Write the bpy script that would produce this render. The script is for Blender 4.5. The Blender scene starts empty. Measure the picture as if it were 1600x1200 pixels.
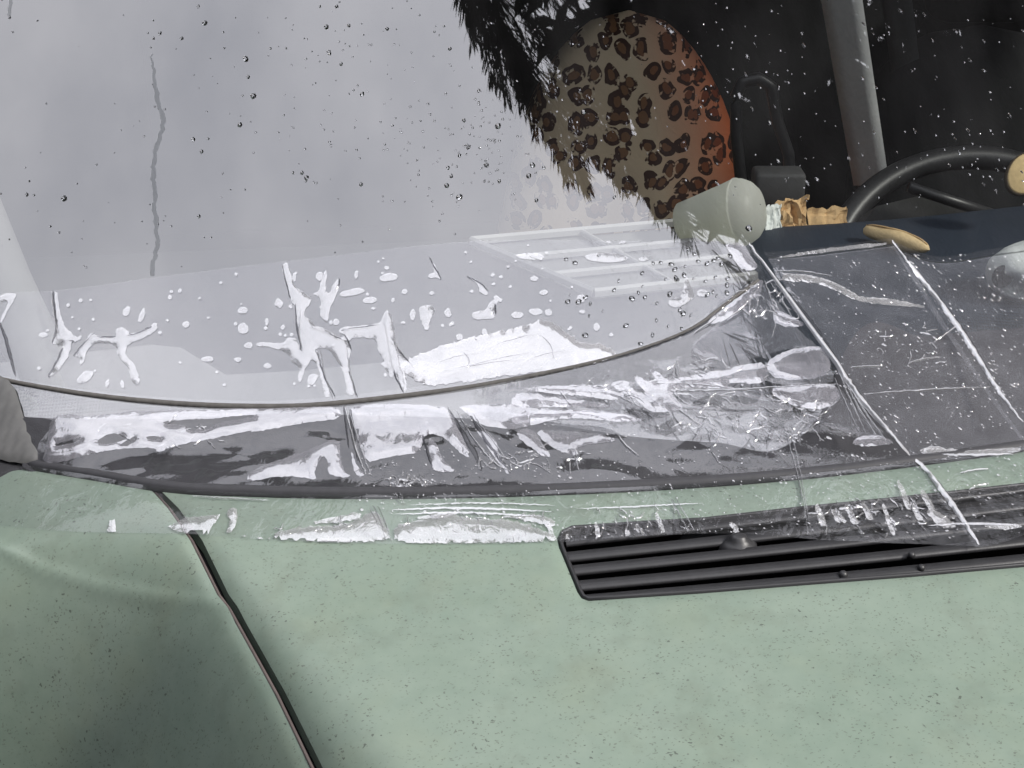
import bpy, bmesh, math, random
import numpy as np
from mathutils import Vector, Matrix, noise
from mathutils.bvhtree import BVHTree
from mathutils.geometry import delaunay_2d_cdt

random.seed(11)
rnd = random.random
uni = random.uniform
S = bpy.context.scene
COL = S.collection
R = math.radians

# ------------------------------------------------------------------ camera
PITCH, HFOV = R(25), R(40)
CAM = Vector((0, -1.09, 1.46))
cd = bpy.data.cameras.new('camera'); cam = bpy.data.objects.new('camera', cd); COL.objects.link(cam)
cam.location = CAM; cam.rotation_euler = (R(90) - PITCH, 0, 0)
cd.sensor_width = 36; cd.lens = 18 / math.tan(HFOV / 2); cd.clip_start = .02; cd.clip_end = 2000
S.camera = cam
# ------------------------------------------------------------------ sky, sun, exposure
SUN_EL, SUN_ROT = R(40), R(110)          # from the right, a little behind the camera
w = bpy.data.worlds.new('World'); S.world = w; w.use_nodes = True
nt = w.node_tree; N = nt.nodes; L = nt.links
bg = N['Background']
sky = N.new('ShaderNodeTexSky'); sky.sky_type = 'NISHITA'; sky.sun_disc = False
sky.sun_elevation = SUN_EL; sky.sun_rotation = SUN_ROT; sky.dust_density = 3; sky.air_density = 1.2
cl = N.new('ShaderNodeTexNoise'); cl.inputs['Scale'].default_value = 5.5; cl.inputs['Detail'].default_value = 7
tc = N.new('ShaderNodeTexCoord'); L.new(tc.outputs['Generated'], cl.inputs['Vector'])
cr = N.new('ShaderNodeValToRGB'); L.new(cl.outputs['Fac'], cr.inputs['Fac'])
cr.color_ramp.elements[0].position = .25; cr.color_ramp.elements[0].color = (.66, .67, .74, 1)
cr.color_ramp.elements[1].position = .75; cr.color_ramp.elements[1].color = (1.05, 1.04, 1.10, 1)
cm = N.new('ShaderNodeVectorMath'); cm.operation = 'SCALE'        # overcast sky: (1 + 2 sin elevation) / 3
L.new(cr.outputs['Color'], cm.inputs[0])
sx_ = N.new('ShaderNodeSeparateXYZ'); L.new(tc.outputs['Generated'], sx_.inputs[0])
ov = N.new('ShaderNodeMath'); ov.operation = 'MULTIPLY_ADD'; ov.inputs[1].default_value = 13.0 * 2 / 3; ov.inputs[2].default_value = 13.0 / 3
cz = N.new('ShaderNodeMath'); cz.operation = 'MAXIMUM'; cz.inputs[1].default_value = 0; L.new(sx_.outputs[2], cz.inputs[0]); L.new(cz.outputs[0], ov.inputs[0]); L.new(ov.outputs[0], cm.inputs['Scale'])
mx = N.new('ShaderNodeMixRGB'); mx.inputs['Fac'].default_value = .88
L.new(sky.outputs['Color'], mx.inputs['Color1']); L.new(cm.outputs['Vector'], mx.inputs['Color2'])
L.new(mx.outputs['Color'], bg.inputs['Color']); bg.inputs['Strength'].default_value = .15
sd = bpy.data.lights.new('sun', 'SUN'); sun = bpy.data.objects.new('sun', sd); COL.objects.link(sun)
sd.energy = 3.2; sd.angle = R(7); sd.color = (1, .96, .9)
sv = Vector((math.sin(SUN_ROT) * math.cos(SUN_EL), math.cos(SUN_ROT) * math.cos(SUN_EL), math.sin(SUN_EL)))
sun.rotation_euler = sv.to_track_quat('Z', 'Y').to_euler(); sun.location = sv * 20
S.view_settings.view_transform = 'Standard'; S.view_settings.look = 'None'
S.view_settings.gamma = 1; S.view_settings.exposure = .36
S.render.engine = 'CYCLES'
S.cycles.transparent_max_bounces = 40; S.cycles.max_bounces = 12
S.cycles.caustics_reflective = False; S.cycles.caustics_refractive = False
S.cycles.use_denoising = True

# ------------------------------------------------------------------ helpers
TH = math.tan(HFOV / 2)
FW = Vector((0, math.cos(PITCH), -math.sin(PITCH))); UP = Vector((0, math.sin(PITCH), math.cos(PITCH)))
def ray(px, py):                       # photograph pixel (1600x1200) -> view ray
    return Vector((1, 0, 0)) * ((px - 800) / 800 * TH) + UP * ((600 - py) / 800 * TH) + FW
def at_z(px, py, z):
    d = ray(px, py); return CAM + d * ((z - CAM.z) / d.z)
def at_y(px, py, y):
    d = ray(px, py); return CAM + d * ((y - CAM.y) / d.y)
YAW = R(7); CY, SY = math.cos(YAW), math.sin(YAW)     # the car stands 7 degrees turned to the camera
def uv(x, y): return x * CY + y * SY, -x * SY + y * CY
def xy(u, v): return u * CY - v * SY, u * SY + v * CY
def solve(px, py, f, lo=.3, hi=4.0):   # where a view ray meets the surface z = f(x, y)
    d = ray(px, py); t0, prev = lo, None; n = 160
    for i in range(n + 1):
        t = lo + (hi - lo) * i / n; p = CAM + d * t; g = p.z - f(p.x, p.y)
        if prev is not None and prev > 0 >= g:
            a, b = t0, t
            for _ in range(30):
                m = (a + b) / 2; p = CAM + d * m
                if p.z - f(p.x, p.y) > 0: a = m
                else: b = m
            return CAM + d * b
        prev, t0 = g, t
    return CAM + d * hi
def curve(pts):                        # piecewise smooth y(x)
    xs = np.array([p[0] for p in pts], float); ys = np.array([p[1] for p in pts], float)
    m = np.gradient(ys, xs)
    def f(x):
        x = min(max(x, xs[0]), xs[-1]); i = min(max(int(np.searchsorted(xs, x)) - 1, 0), len(xs) - 2)
        h = xs[i + 1] - xs[i]; t = (x - xs[i]) / h
        return ((2*t**3-3*t*t+1)*ys[i] + (t**3-2*t*t+t)*h*m[i] + (-2*t**3+3*t*t)*ys[i+1] + (t**3-t*t)*h*m[i+1])
    return f
def mesh(name, verts, faces, mat, parent=None, smooth=True):
    me = bpy.data.meshes.new(name); me.from_pydata([tuple(v) for v in verts], [], faces)
    me.validate(); me.update()
    if smooth: me.polygons.foreach_set('use_smooth', [True] * len(me.polygons))
    if mat: me.materials.append(mat)
    o = bpy.data.objects.new(name, me); COL.objects.link(o)
    if parent: o.parent = parent
    return o
def thing(name, label, cat, loc=(0, 0, 0), group=None):
    o = bpy.data.objects.new(name, None); COL.objects.link(o); o.location = loc; o.empty_display_size = .02
    tag(o, label, cat, group); return o
def tag(o, label, cat, group=None, kind=None):
    o['label'] = label; o['category'] = cat
    if group: o['group'] = group
    if kind: o['kind'] = kind
    return o
def keep(o, parent):                   # parent without moving
    o.parent = parent; o.matrix_parent_inverse = Matrix.Translation(-Vector(parent.location)); return o
def inside(P, poly):
    P = np.asarray(P, float); poly = np.asarray(poly, float)
    x, y = P[:, 0], P[:, 1]; r = np.zeros(len(P), bool)
    x0, y0 = poly[:, 0], poly[:, 1]; x1, y1 = np.roll(x0, -1), np.roll(y0, -1)
    for a, b, c, d in zip(x0, y0, x1, y1):
        if b == d: continue
        k = ((b > y) != (d > y)) & (x < (c - a) * (y - b) / (d - b) + a); r ^= k
    return r
def edge_dist(P, poly, closed=True):
    P = np.asarray(P, float); A = np.asarray(poly, float)
    B = np.roll(A, -1, 0) if closed else A[1:]
    if not closed: A = A[:-1]
    best = np.full(len(P), 1e9)
    for a, b in zip(A, B):
        ab = b - a; l = max((ab * ab).sum(), 1e-12)
        t = np.clip(((P - a) @ ab) / l, 0, 1)
        best = np.minimum(best, np.hypot(*(P - a - t[:, None] * ab).T))
    return best
def fill(outer, step, holes=()):       # triangulate a polygon with inner points
    loops = [outer] + list(holes); pts, edges = [], []
    for lp in loops:
        n0 = len(pts); pts += [tuple(p) for p in lp]
        edges += [(n0 + i, n0 + (i + 1) % len(lp)) for i in range(len(lp))]
    o = np.array(outer); (ax, ay), (bx, by) = o.min(0), o.max(0)
    gx = np.arange(ax + step * .5, bx, step); gy = np.arange(ay + step * .5, by, step * .87)
    G = np.array([(x + (step / 2 if j % 2 else 0), y) for j, y in enumerate(gy) for x in gx]).reshape(-1, 2)
    if len(G):
        ok = inside(G, outer); G = G[ok]
        if len(G): G = G[edge_dist(G, outer) > step * .45]
        for h in holes:
            if len(G): G = G[~inside(G, h)]
            if len(G): G = G[edge_dist(G, h) > step * .45]
        pts += [tuple(p) for p in G]
    vs, es, fs, *_ = delaunay_2d_cdt([Vector(p) for p in pts], edges, [], 0, 1e-7)
    V = np.array([tuple(v) for v in vs]); F = np.array([f for f in fs if len(f) == 3])
    c = V[F].mean(1); k = inside(c, outer)
    for h in holes: k &= ~inside(c, h)
    F = F[k]
    return V, F
def resample(poly, step, closed=True, jit=0, smooth=0):
    P = [np.array(p, float) for p in poly]
    for _ in range(smooth):
        Q = []
        n = len(P)
        for i in range(n if closed else n - 1):
            a, b = P[i], P[(i + 1) % n]; Q += [a * .75 + b * .25, a * .25 + b * .75]
        P = Q if closed else [P[0]] + Q + [P[-1]]
    out = []
    n = len(P)
    for i in range(n if closed else n - 1):
        a, b = P[i], P[(i + 1) % n]; k = max(1, int(np.hypot(*(b - a)) / step))
        out += [a + (b - a) * j / k for j in range(k)]
    if not closed: out.append(P[-1])
    if jit: out = [p + np.array((noise.noise((p[0] * .31, p[1] * .31, 3)), noise.noise((p[0] * .31, p[1] * .31, 9)))) * jit * 1.6 + np.array((uni(-1, 1), uni(-1, 1))) * jit * .25 for p in out]
    return out
def tube(path, rad, n=10, close_ends=True):   # path of Vectors; rad float or list
    V, F = [], []; m = len(path); up0 = Vector((0.03, .02, 1)).normalized()
    for i, p in enumerate(path):
        t = (path[min(i + 1, m - 1)] - path[max(i - 1, 0)]).normalized()
        a = t.cross(up0); a = a.normalized() if a.length > 1e-5 else Vector((1, 0, 0)); b = a.cross(t)
        r = rad[i] if isinstance(rad, (list, tuple)) else rad
        for k in range(n):
            th = 2 * math.pi * k / n; V.append(p + (a * math.cos(th) + b * math.sin(th)) * r)
    for i in range(m - 1):
        for k in range(n):
            F.append((i*n+k, i*n+(k+1) % n, (i+1)*n+(k+1) % n, (i+1)*n+k))
    if close_ends: F += [tuple(range(n))[::-1], tuple((m-1)*n + k for k in range(n))]
    return V, F
def bevel_box(sx, sy, sz, r, seg=2):
    bm = bmesh.new(); bmesh.ops.create_cube(bm, size=1)
    for v in bm.verts: v.co = Vector((v.co.x * sx, v.co.y * sy, v.co.z * sz))
    bmesh.ops.bevel(bm, geom=bm.edges[:], offset=r, segments=seg, affect='EDGES', profile=.5)
    V = [v.co.copy() for v in bm.verts]; bm.verts.index_update(); F = [tuple(v.index for v in f.verts) for f in bm.faces]; bm.free()
    return V, F
class Acc:
    def __init__(s): s.V, s.F = [], []
    def add(s, V, F):
        n = len(s.V); s.V += [tuple(v) for v in V]; s.F += [tuple(n + i for i in f) for f in F]
    def put(s, name, mat, parent=None, smooth=True): return mesh(name, s.V, s.F, mat, parent, smooth)

# ------------------------------------------------------------------ materials
class NT:
    def __init__(s, name):
        s.m = bpy.data.materials.new(name); s.m.use_nodes = True; s.t = s.m.node_tree
        for n in list(s.t.nodes): s.t.nodes.remove(n)
        s.out = s.n('OutputMaterial')
    def n(s, k, **kw):
        nd = s.t.nodes.new('ShaderNode' + k)
        for a, b in kw.items():
            if hasattr(nd, a): setattr(nd, a, b)
            else: nd.inputs[a.replace('_', ' ')].default_value = b
        return nd
    def l(s, a, b): s.t.links.new(a, b)
    def val(s, sock, v):
        if hasattr(v, 'is_output'): s.l(v, sock)
        else: sock.default_value = v
    def math(s, op, a, b=0.0, c=None, clamp=False):
        nd = s.n('Math', operation=op); nd.use_clamp = clamp
        s.val(nd.inputs[0], a); s.val(nd.inputs[1], b)
        if c is not None: s.val(nd.inputs[2], c)
        return nd.outputs[0]
    def noise(s, scale, detail=3, stretch=(1, 1, 1), rough=.55, dist=0):
        tc = s.n('TexCoord'); mp = s.n('Mapping'); mp.inputs['Scale'].default_value = stretch
        s.l(tc.outputs['Object'], mp.inputs['Vector'])
        nd = s.n('TexNoise', Scale=scale, Detail=detail, Roughness=rough, Distortion=dist); s.l(mp.outputs[0], nd.inputs['Vector'])
        return nd.outputs['Fac']
    def voro(s, scale, stretch=(1, 1, 1), feature='F1', rnd=1.0):
        tc = s.n('TexCoord'); mp = s.n('Mapping'); mp.inputs['Scale'].default_value = stretch
        s.l(tc.outputs['Object'], mp.inputs['Vector'])
        nd = s.n('TexVoronoi', feature=feature); nd.inputs['Scale'].default_value = scale; nd.inputs['Randomness'].default_value = rnd
        s.l(mp.outputs[0], nd.inputs['Vector']); return nd
    def ramp(s, f, a, b):              # map a..b to 0..1
        nd = s.n('MapRange'); nd.clamp = True; s.val(nd.inputs['Value'], f); nd.inputs['From Min'].default_value = a; nd.inputs['From Max'].default_value = b
        return nd.outputs[0]
    def mixc(s, f, a, b):
        nd = s.n('MixRGB'); s.val(nd.inputs['Fac'], f)
        for k, v in (('Color1', a), ('Color2', b)):
            if hasattr(v, 'is_output'): s.l(v, nd.inputs[k])
            else: nd.inputs[k].default_value = (*v, 1)
        return nd.outputs[0]
    def mixs(s, f, a, b):
        nd = s.n('MixShader'); s.val(nd.inputs[0], f); s.l(a, nd.inputs[1]); s.l(b, nd.inputs[2]); return nd.outputs[0]
    def bump(s, h, strength=.3, dist=.001):
        nd = s.n('Bump'); nd.inputs['Strength'].default_value = strength; nd.inputs['Distance'].default_value = dist; s.l(h, nd.inputs['Height']); return nd.outputs[0]
    def done(s, sh): s.l(sh, s.out.inputs['Surface']); return s.m
def plain(name, col, rough=.6, spec=.5, var=.15, scale=60, bump=0, metal=0):
    t = NT(name); f = t.noise(scale, 4)
    c = t.mixc(f, [x * (1 - var) for x in col], [min(1, x * (1 + var)) for x in col])
    p = t.n('BsdfPrincipled'); t.l(c, p.inputs['Base Color']); p.inputs['Roughness'].default_value = rough
    p.inputs['Specular IOR Level'].default_value = spec; p.inputs['Metallic'].default_value = metal
    if bump: t.l(t.bump(t.noise(scale * 6, 4), bump, .0006), p.inputs['Normal'])
    return t.done(p.outputs[0])
def sheet(name, r0, haze, rough=.03, tint=(.97, .97, .97), hazecol=(.8, .8, .82), haze_fn=None, bump=None):
    """thin clear sheet: mirror reflection by Schlick, the rest passes through; a film of dust scatters a little"""
    t = NT(name)
    lw = t.n('LayerWeight'); lw.inputs['Blend'].default_value = .5
    nrm = bump(t) if bump else None
    if nrm: t.l(nrm, lw.inputs['Normal'])
    f = t.math('POWER', lw.outputs['Facing'], 5.0)
    f = t.math('MULTIPLY_ADD', f, (1 - r0) * .8, r0, clamp=True)
    tr = t.n('BsdfTransparent'); tr.inputs[0].default_value = (*tint, 1)
    gl = t.n('BsdfGlossy'); gl.inputs['Color'].default_value = (1, 1, 1, 1); gl.inputs['Roughness'].default_value = rough
    if nrm: t.l(nrm, gl.inputs['Normal'])
    df = t.n('BsdfDiffuse'); df.inputs['Color'].default_value = (*hazecol, 1)
    h = haze_fn(t) if haze_fn else haze
    a = t.mixs(h, tr.outputs[0], df.outputs[0])
    return t.done(t.mixs(f, a, gl.outputs[0]))
def glass_dust(t):
    a = t.ramp(t.noise(7, 5, (2.2, .35, .35)), .3, .75)       # streaks down the slope
    b = t.ramp(t.noise(45, 5, (1, .6, .6)), .35, .8)
    c = t.ramp(t.noise(900, 2), .55, .8)
    s = t.math('MULTIPLY_ADD', a, .020, .0); s = t.math('MULTIPLY_ADD', b, .005, s); return t.math('MULTIPLY_ADD', c, .005, s)
M = {}
M['glass'] = sheet('windscreen_glass', .215, .06, .012, (.90, .92, .91), (.55, .54, .56), glass_dust)
def film_haze(k0):
    def f(t):
        a = t.ramp(t.noise(40, 5), .35, .75); b = t.ramp(t.noise(700, 3), .6, .75)
        s = t.math('MULTIPLY_ADD', a, k0 * .7, k0); return t.math('MULTIPLY_ADD', b, k0 * 1.5, s)
    return f
def film_bump(k, sc=70):
    return lambda t: t.bump(t.noise(sc, 3, (1, .6, 1), .5, 1.0), k, .0015)
M['film'] = sheet('clear_film', .10, .1, .06, (.96, .96, .97), (.8, .8, .84), film_haze(.015), film_bump(.18))
M['stuck'] = sheet('clear_film_stuck', .045, .1, .05, (.97, .97, .98), (.8, .8, .84), film_haze(.014), film_bump(.3))
M['fogged'] = sheet('clear_film_fogged', .075, .1, .10, (.95, .95, .96), (.72, .73, .80), film_haze(.062), film_bump(.15))
M['pocket'] = sheet('lifted_film', .24, .2, .12, (.95, .95, .96), (.85, .85, .88), film_haze(.11), film_bump(.25, 110))
M['hazed_crinkle'] = sheet('crinkled_film_glare', .26, .2, .07, (.95, .95, .96), (.80, .79, .87), film_haze(.17), film_bump(.16, 120))  # white haze painted in for faces that would mirror the sky
M['painted_glare'] = sheet('painted_glare_film', .28, .2, .09, (.95, .95, .96), (.88, .88, .90), film_haze(.22), film_bump(.3, 140))  # stronger white haze painted in as sky glare
M['fold_shade'] = sheet('film_fold_shade', .05, .1, .06, (.46, .46, .48), (.5, .5, .5), film_haze(.02))  # dark tint painted in for the shaded side of folds
M['edge'] = sheet('folded_edge', .3, .2, .06, (.9, .9, .92), (.9, .9, .93), film_haze(.40))  # extra white haze in the colour gives folded edges their highlight
M['crease'] = sheet('creased_film', .32, .2, .05, (.9, .9, .92), (.85, .85, .88), film_haze(.16))
M['bubble'] = sheet('bubble_film', .26, .2, .1, (.9, .9, .92), (.9, .9, .93), film_haze(.22))
t = NT('water'); g = t.n('BsdfGlass', IOR=1.33, Roughness=0.0); M['water'] = t.done(g.outputs[0])
t = NT('water_run'); tr = t.n('BsdfTransparent'); tr.inputs[0].default_value = (.77, .78, .78, 1); gl = t.n('BsdfGlossy', Roughness=.05)
M['run'] = t.done(t.mixs(.02, tr.outputs[0], gl.outputs[0]))
# sage green paint, weathered, with grime specks
def paint():
    t = NT('sage_paint')
    n1 = t.ramp(t.noise(9, 6, (1, 1, 1), .62), .3, .72); n2 = t.ramp(t.noise(70, 5), .35, .75)
    c = t.mixc(n1, (.175, .232, .186), (.22, .275, .228)); c = t.mixc(t.math('MULTIPLY', n2, .35), c, (.25, .31, .25))
    yl = t.math('MULTIPLY', t.ramp(t.noise(16, 5), .5, .8), .35); c = t.mixc(yl, c, (.235, .27, .19))
    dn = t.n('TexNoise', Scale=260.0, Detail=2.0); tcd = t.n('TexCoord'); t.l(tcd.outputs['Object'], dn.inputs['Vector'])
    va = t.n('VectorMath', operation='MULTIPLY_ADD'); t.l(dn.outputs['Color'], va.inputs[0]); va.inputs[1].default_value = (.006, .006, .006); t.l(tcd.outputs['Object'], va.inputs[2])
    def dv(sc, st):
        mp = t.n('Mapping'); mp.inputs['Scale'].default_value = st; mp.inputs['Rotation'].default_value = (0, 0, .6); t.l(va.outputs[0], mp.inputs['Vector']); nd = t.n('TexVoronoi'); nd.inputs['Scale'].default_value = sc; t.l(mp.outputs[0], nd.inputs['Vector']); return nd
    v = dv(150, (1, 1.5, 1)); sp = t.math('LESS_THAN', v.outputs['Distance'], .17)
    pick = t.math('GREATER_THAN', t.noise(28, 4), .56); rnd_ = t.n('SeparateColor'); t.l(v.outputs['Color'], rnd_.inputs[0])
    sp = t.math('MULTIPLY', sp, t.math('LESS_THAN', rnd_.outputs[0], .75)); sp = t.math('MULTIPLY', t.math('MULTIPLY', sp, pick), .65)
    v2 = dv(270, (1, 1.7, 1)); s2 = t.math('LESS_THAN', v2.outputs['Distance'], .23); s2 = t.math('MULTIPLY', s2, t.ramp(t.noise(40, 4), .34, .56)); s2 = t.math('MULTIPLY', s2, .65)
    dirt = t.math('MULTIPLY', t.ramp(t.noise(22, 7, (1, 1, 1), .7), .52, .8), .42)
    c = t.mixc(dirt, c, (.12, .13, .10)); c = t.mixc(sp, c, (.04, .04, .035)); c = t.mixc(s2, c, (.09, .10, .08))
    p = t.n('BsdfPrincipled'); t.l(c, p.inputs['Base Color']); p.inputs['Roughness'].default_value = .42
    t.l(t.ramp(t.noise(30, 5), -.2, 1.6), p.inputs['Roughness']); p.inputs['Specular IOR Level'].default_value = .35
    t.l(t.bump(t.noise(500, 4), .12, .0004), p.inputs['Normal'])
    return t.done(p.outputs[0])
M['paint'] = paint()
M['gap'] = plain('gap_black', (.012, .012, .012), .8, .2)
M['rust_edge'] = plain('gap_edge', (.10, .08, .075), .7, .3, .4, 120)
M['vent'] = plain('vent_plastic', (.027, .027, .029), .42, .5, .35, 90, .15)
M['ventdark'] = plain('vent_dark', (.006, .006, .006), .9, .1)
M['rubber'] = plain('rubber', (.045, .045, .05), .6, .4, .25, 150, .2)
M['cowl'] = plain('cowl_plastic', (.035, .035, .04), .6, .3, .4, 120, .5)
M['seal'] = plain('edge_seal', (.11, .105, .10), .7, .2, .5, 200)
M['greyrubber'] = plain('grey_rubber', (.10, .10, .10), .6, .3, .3, 60, .08)
M['dash'] = plain('dash_plastic', (.024, .031, .045), .6, .4, .2, 200, .2)
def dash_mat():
    t = NT('dash_plastic_left_shaded'); tc = t.n('TexCoord'); sx = t.n('SeparateXYZ'); t.l(tc.outputs['Object'], sx.inputs[0])
    f = t.ramp(t.math('ADD', sx.outputs[0], t.math('MULTIPLY', t.noise(20, 3), .02)), .2, .26)  # left part darkened in the colour to offset the sky light there
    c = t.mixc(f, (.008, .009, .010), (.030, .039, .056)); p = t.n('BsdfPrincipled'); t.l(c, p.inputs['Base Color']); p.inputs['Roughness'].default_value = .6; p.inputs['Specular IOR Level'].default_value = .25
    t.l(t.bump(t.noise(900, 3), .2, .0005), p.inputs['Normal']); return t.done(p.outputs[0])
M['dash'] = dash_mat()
M['dashlight'] = plain('dash_ledge_plastic', (.17, .17, .175), .7, .3, .1, 60)
M['pillar'] = plain('pillar_plastic', (.14, .14, .137), .7, .3, .1, 60)
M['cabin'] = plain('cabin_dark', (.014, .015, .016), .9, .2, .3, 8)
M['black'] = plain('black_plastic', (.03, .03, .032), .4, .5, .2, 60)
M['grey'] = plain('grey_plastic', (.10, .10, .10), .6, .4, .2, 60)
M['belt'] = plain('belt_webbing', (.82, .83, .82), .8, .2, .12, 120, .2)
M['beltdark'] = plain('belt_webbing_dark', (.06, .065, .065), .8, .2, .12, 120, .2)
M['white'] = plain('white_plastic', (.30, .30, .295), .5, .4, .05, 60)
M['tan'] = plain('tan_shell', (.72, .54, .30), .6, .4, .3, 120, .6)
M['wood'] = plain('cut_wood', (.70, .52, .27), .7, .3, .25, 150, .4)
M['card'] = plain('brown_card', (.62, .42, .22), .8, .2, .45, 40, .5)
M['paper'] = plain('grey_stone', (.78, .82, .78), .8, .2, .25, 60, .6)
M['bark'] = plain('bark', (.09, .07, .05), .9, .2, .4, 12, .6)
t = NT('needle_foliage'); f = t.ramp(t.noise(1.3, 4), .3, .7); c = t.mixc(f, (.008, .011, .006), (.02, .025, .012))
df = t.n('BsdfDiffuse'); t.l(c, df.inputs[0]); tl = t.n('BsdfTranslucent'); t.l(c, tl.inputs[0]); M['leaf'] = t.done(t.mixs(.2, df.outputs[0], tl.outputs[0]))
t = NT('frosted_plastic'); p = t.n('BsdfPrincipled'); p.inputs['Base Color'].default_value = (.92, .92, .88, 1); p.inputs['Roughness'].default_value = .4
tl = t.n('BsdfTranslucent'); tl.inputs[0].default_value = (.97, .97, .93, 1); tr = t.n('BsdfTransparent'); tr.inputs[0].default_value = (.9, .92, .85, 1)
M['frost'] = t.done(t.mixs(.26, t.mixs(.62, p.outputs[0], tl.outputs[0]), tr.outputs[0]))
# frit: black band with a dotted upper margin (a print on the glass)
def frit():
    t = NT('frit_print'); at = t.n('Attribute'); at.attribute_name = 'down'
    v = t.voro(1.0, (370, 370, 0), rnd=0.0)
    r = t.math('MULTIPLY_ADD', at.outputs['Fac'], .62, .10)
    dot = t.math('LESS_THAN', v.outputs['Distance'], r)
    p = t.n('BsdfPrincipled'); p.inputs['Base Color'].default_value = (.02, .02, .022, 1); p.inputs['Roughness'].default_value = .5
    tr = t.n('BsdfTransparent'); return t.done(t.mixs(dot, tr.outputs[0], p.outputs[0]))
M['frit'] = frit()
def leopard():
    t = NT('leopard_fabric'); tc = t.n('TexCoord')
    nz = t.n('TexNoise', Scale=22.0, Detail=2.0); t.l(tc.outputs['Object'], nz.inputs['Vector'])
    ad = t.n('VectorMath', operation='MULTIPLY_ADD'); t.l(nz.outputs['Color'], ad.inputs[0]); ad.inputs[1].default_value = (.03, .03, .03); t.l(tc.outputs['Object'], ad.inputs[2])
    mp = t.n('Mapping'); mp.inputs['Scale'].default_value = (1, 1, .85); mp.inputs['Rotation'].default_value = (R(90), 0, 0); t.l(ad.outputs[0], mp.inputs['Vector'])
    v = t.n('TexVoronoi', voronoi_dimensions='2D'); v.inputs['Scale'].default_value = 34; v.inputs['Randomness'].default_value = .75; t.l(mp.outputs[0], v.inputs['Vector'])
    d = v.outputs['Distance']
    gate = t.ramp(t.noise(75, 2), .40, .46)
    ring = t.math('MULTIPLY', t.math('GREATER_THAN', d, .20), t.math('LESS_THAN', d, .43)); ring = t.math('MULTIPLY', ring, gate)
    core = t.math('LESS_THAN', d, .26)
    sx = t.n('SeparateXYZ'); t.l(tc.outputs['Object'], sx.inputs[0])
    side = t.ramp(t.math('ADD', sx.outputs[0], t.math('MULTIPLY', sx.outputs[2], .25)), .12, .25)
    base = t.mixc(side, (.54, .44, .31), (.55, .15, .06)); corec = t.mixc(side, (.17, .085, .04), (.20, .04, .015))
    c = t.mixc(core, base, corec); c = t.mixc(ring, c, (.045, .018, .012))
    p = t.n('BsdfPrincipled'); t.l(c, p.inputs['Base Color']); p.inputs['Roughness'].default_value = .85; p.inputs['Specular IOR Level'].default_value = .2
    t.l(t.bump(t.noise(260, 3), .3, .001), p.inputs['Normal']); return t.done(p.outputs[0])
M['leopard'] = leopard()

# ------------------------------------------------------------------ car surfaces
def hood0(x, y):
    u, v = uv(x, y); return .935 + .13 * (v + .17) - .05 * (u - .45) ** 2
f1 = at_z(285, 760, .92); f2 = at_z(635, 1200, .88)
fd = Vector((f2.x - f1.x, f2.y - f1.y)); fd.normalize(); fn = Vector((fd.y, -fd.x))      # towards the left flank
if fn.x > 0: fn = -fn
def hood(x, y):
    d = (x - f1.x) * fn.x + (y - f1.y) * fn.y
    z = hood0(x, y)
    if d > 0:
        k = min(1, max(0, (-.10 - uv(x, y)[1]) / .14)); k = k * k * (3 - 2 * k)
        z -= (.36 + 2.15 * k) * (math.sqrt(d * d + .0081) - .09)
    return z
def vbase(u): return -.09 + .15 * (u - .45) ** 2
def wind(x, y):
    u, v = uv(x, y); return .93 + .70 * (v - vbase(u))
def on_hood(px, py): return solve(px, py, hood)
def on_wind(px, py): return solve(px, py, wind)

car = thing('car', 'weathered sage green car with dusty windscreen, bonnet, wing and black bonnet vent', 'car', (.4, -.1, 0))
def part(name, V, F, mat, parent=None, smooth=True, label=None):
    o = mesh(name, V, F, mat, None, smooth); keep(o, parent or car) if not parent or parent is car else None
    if parent and parent is not car: o.parent = parent; o.matrix_parent_inverse = parent.matrix_world.inverted() if False else Matrix()
    if label: o['label'] = label
    return o
# --- bonnet with vent opening, wing beside it
REAR = curve([(-400, 640), (-150, 690), (0, 722), (60, 733), (150, 748), (250, 765), (400, 773), (600, 776), (900, 769), (1250, 746), (1600, 702), (1900, 655), (2400, 570)])
GAP = [(246, 765), (270, 790), (306, 840), (348, 925), (363, 946), (438, 1080), (497, 1200), (600, 1400)]
GW = [7, 8.5, 9.5, 9, 8, 8.5, 9.5, 11]
hr = [(x, REAR(x)) for x in np.linspace(258, 2300, 60)]
hood_px = [(p[0] + w_, p[1]) for p, w_ in zip(GAP, GW)][::-1] + hr[1:] + [(2300, 1400)]
VENT = [(1950, 698), (1700, 735), (1600, 752), (1420, 772), (1250, 789), (1100, 806), (980, 813), (892, 819), (877, 826), (871, 838), (874, 852), (889, 888), (903, 922), (909, 931), (920, 935), (1100, 923), (1250, 911), (1420, 898), (1600, 882), (1950, 845)]
to_plan = lambda P, f: [tuple(f(*p)[:2]) for p in P]
VENT = [tuple(p) for p in resample(VENT, 40, True)]
hood_pl = to_plan(resample(hood_px, 25), on_hood); vent_pl = to_plan(VENT, on_hood)
wing_px = [(p[0] - w_, p[1]) for p, w_ in zip(GAP, GW)] + [(-420, 1400), (-420, 640)] + [(x, REAR(x)) for x in np.linspace(-400, 236, 30)]
wing_pl = to_plan(resample(wing_px[:len(GAP)], 25, False), on_hood)
wing_pl += [tuple(p) for p in resample([(wing_pl[-1][0] + .02, -.62), (-.80, -.62), (-.80, .12)], .02, False)]
wing_pl += to_plan([(x, REAR(x)) for x in np.linspace(-330, 236, 34)], on_hood)
CREASE = to_plan(resample([(-300, 730), (-100, 812), (0, 858), (60, 890), (150, 919), (240, 936), (330, 943), (450, 946)], 15, False), on_hood)
CREASE2 = to_plan(resample([(380, 945), (600, 949), (900, 950), (1250, 938), (1600, 918)], 40, False), on_hood)
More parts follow.
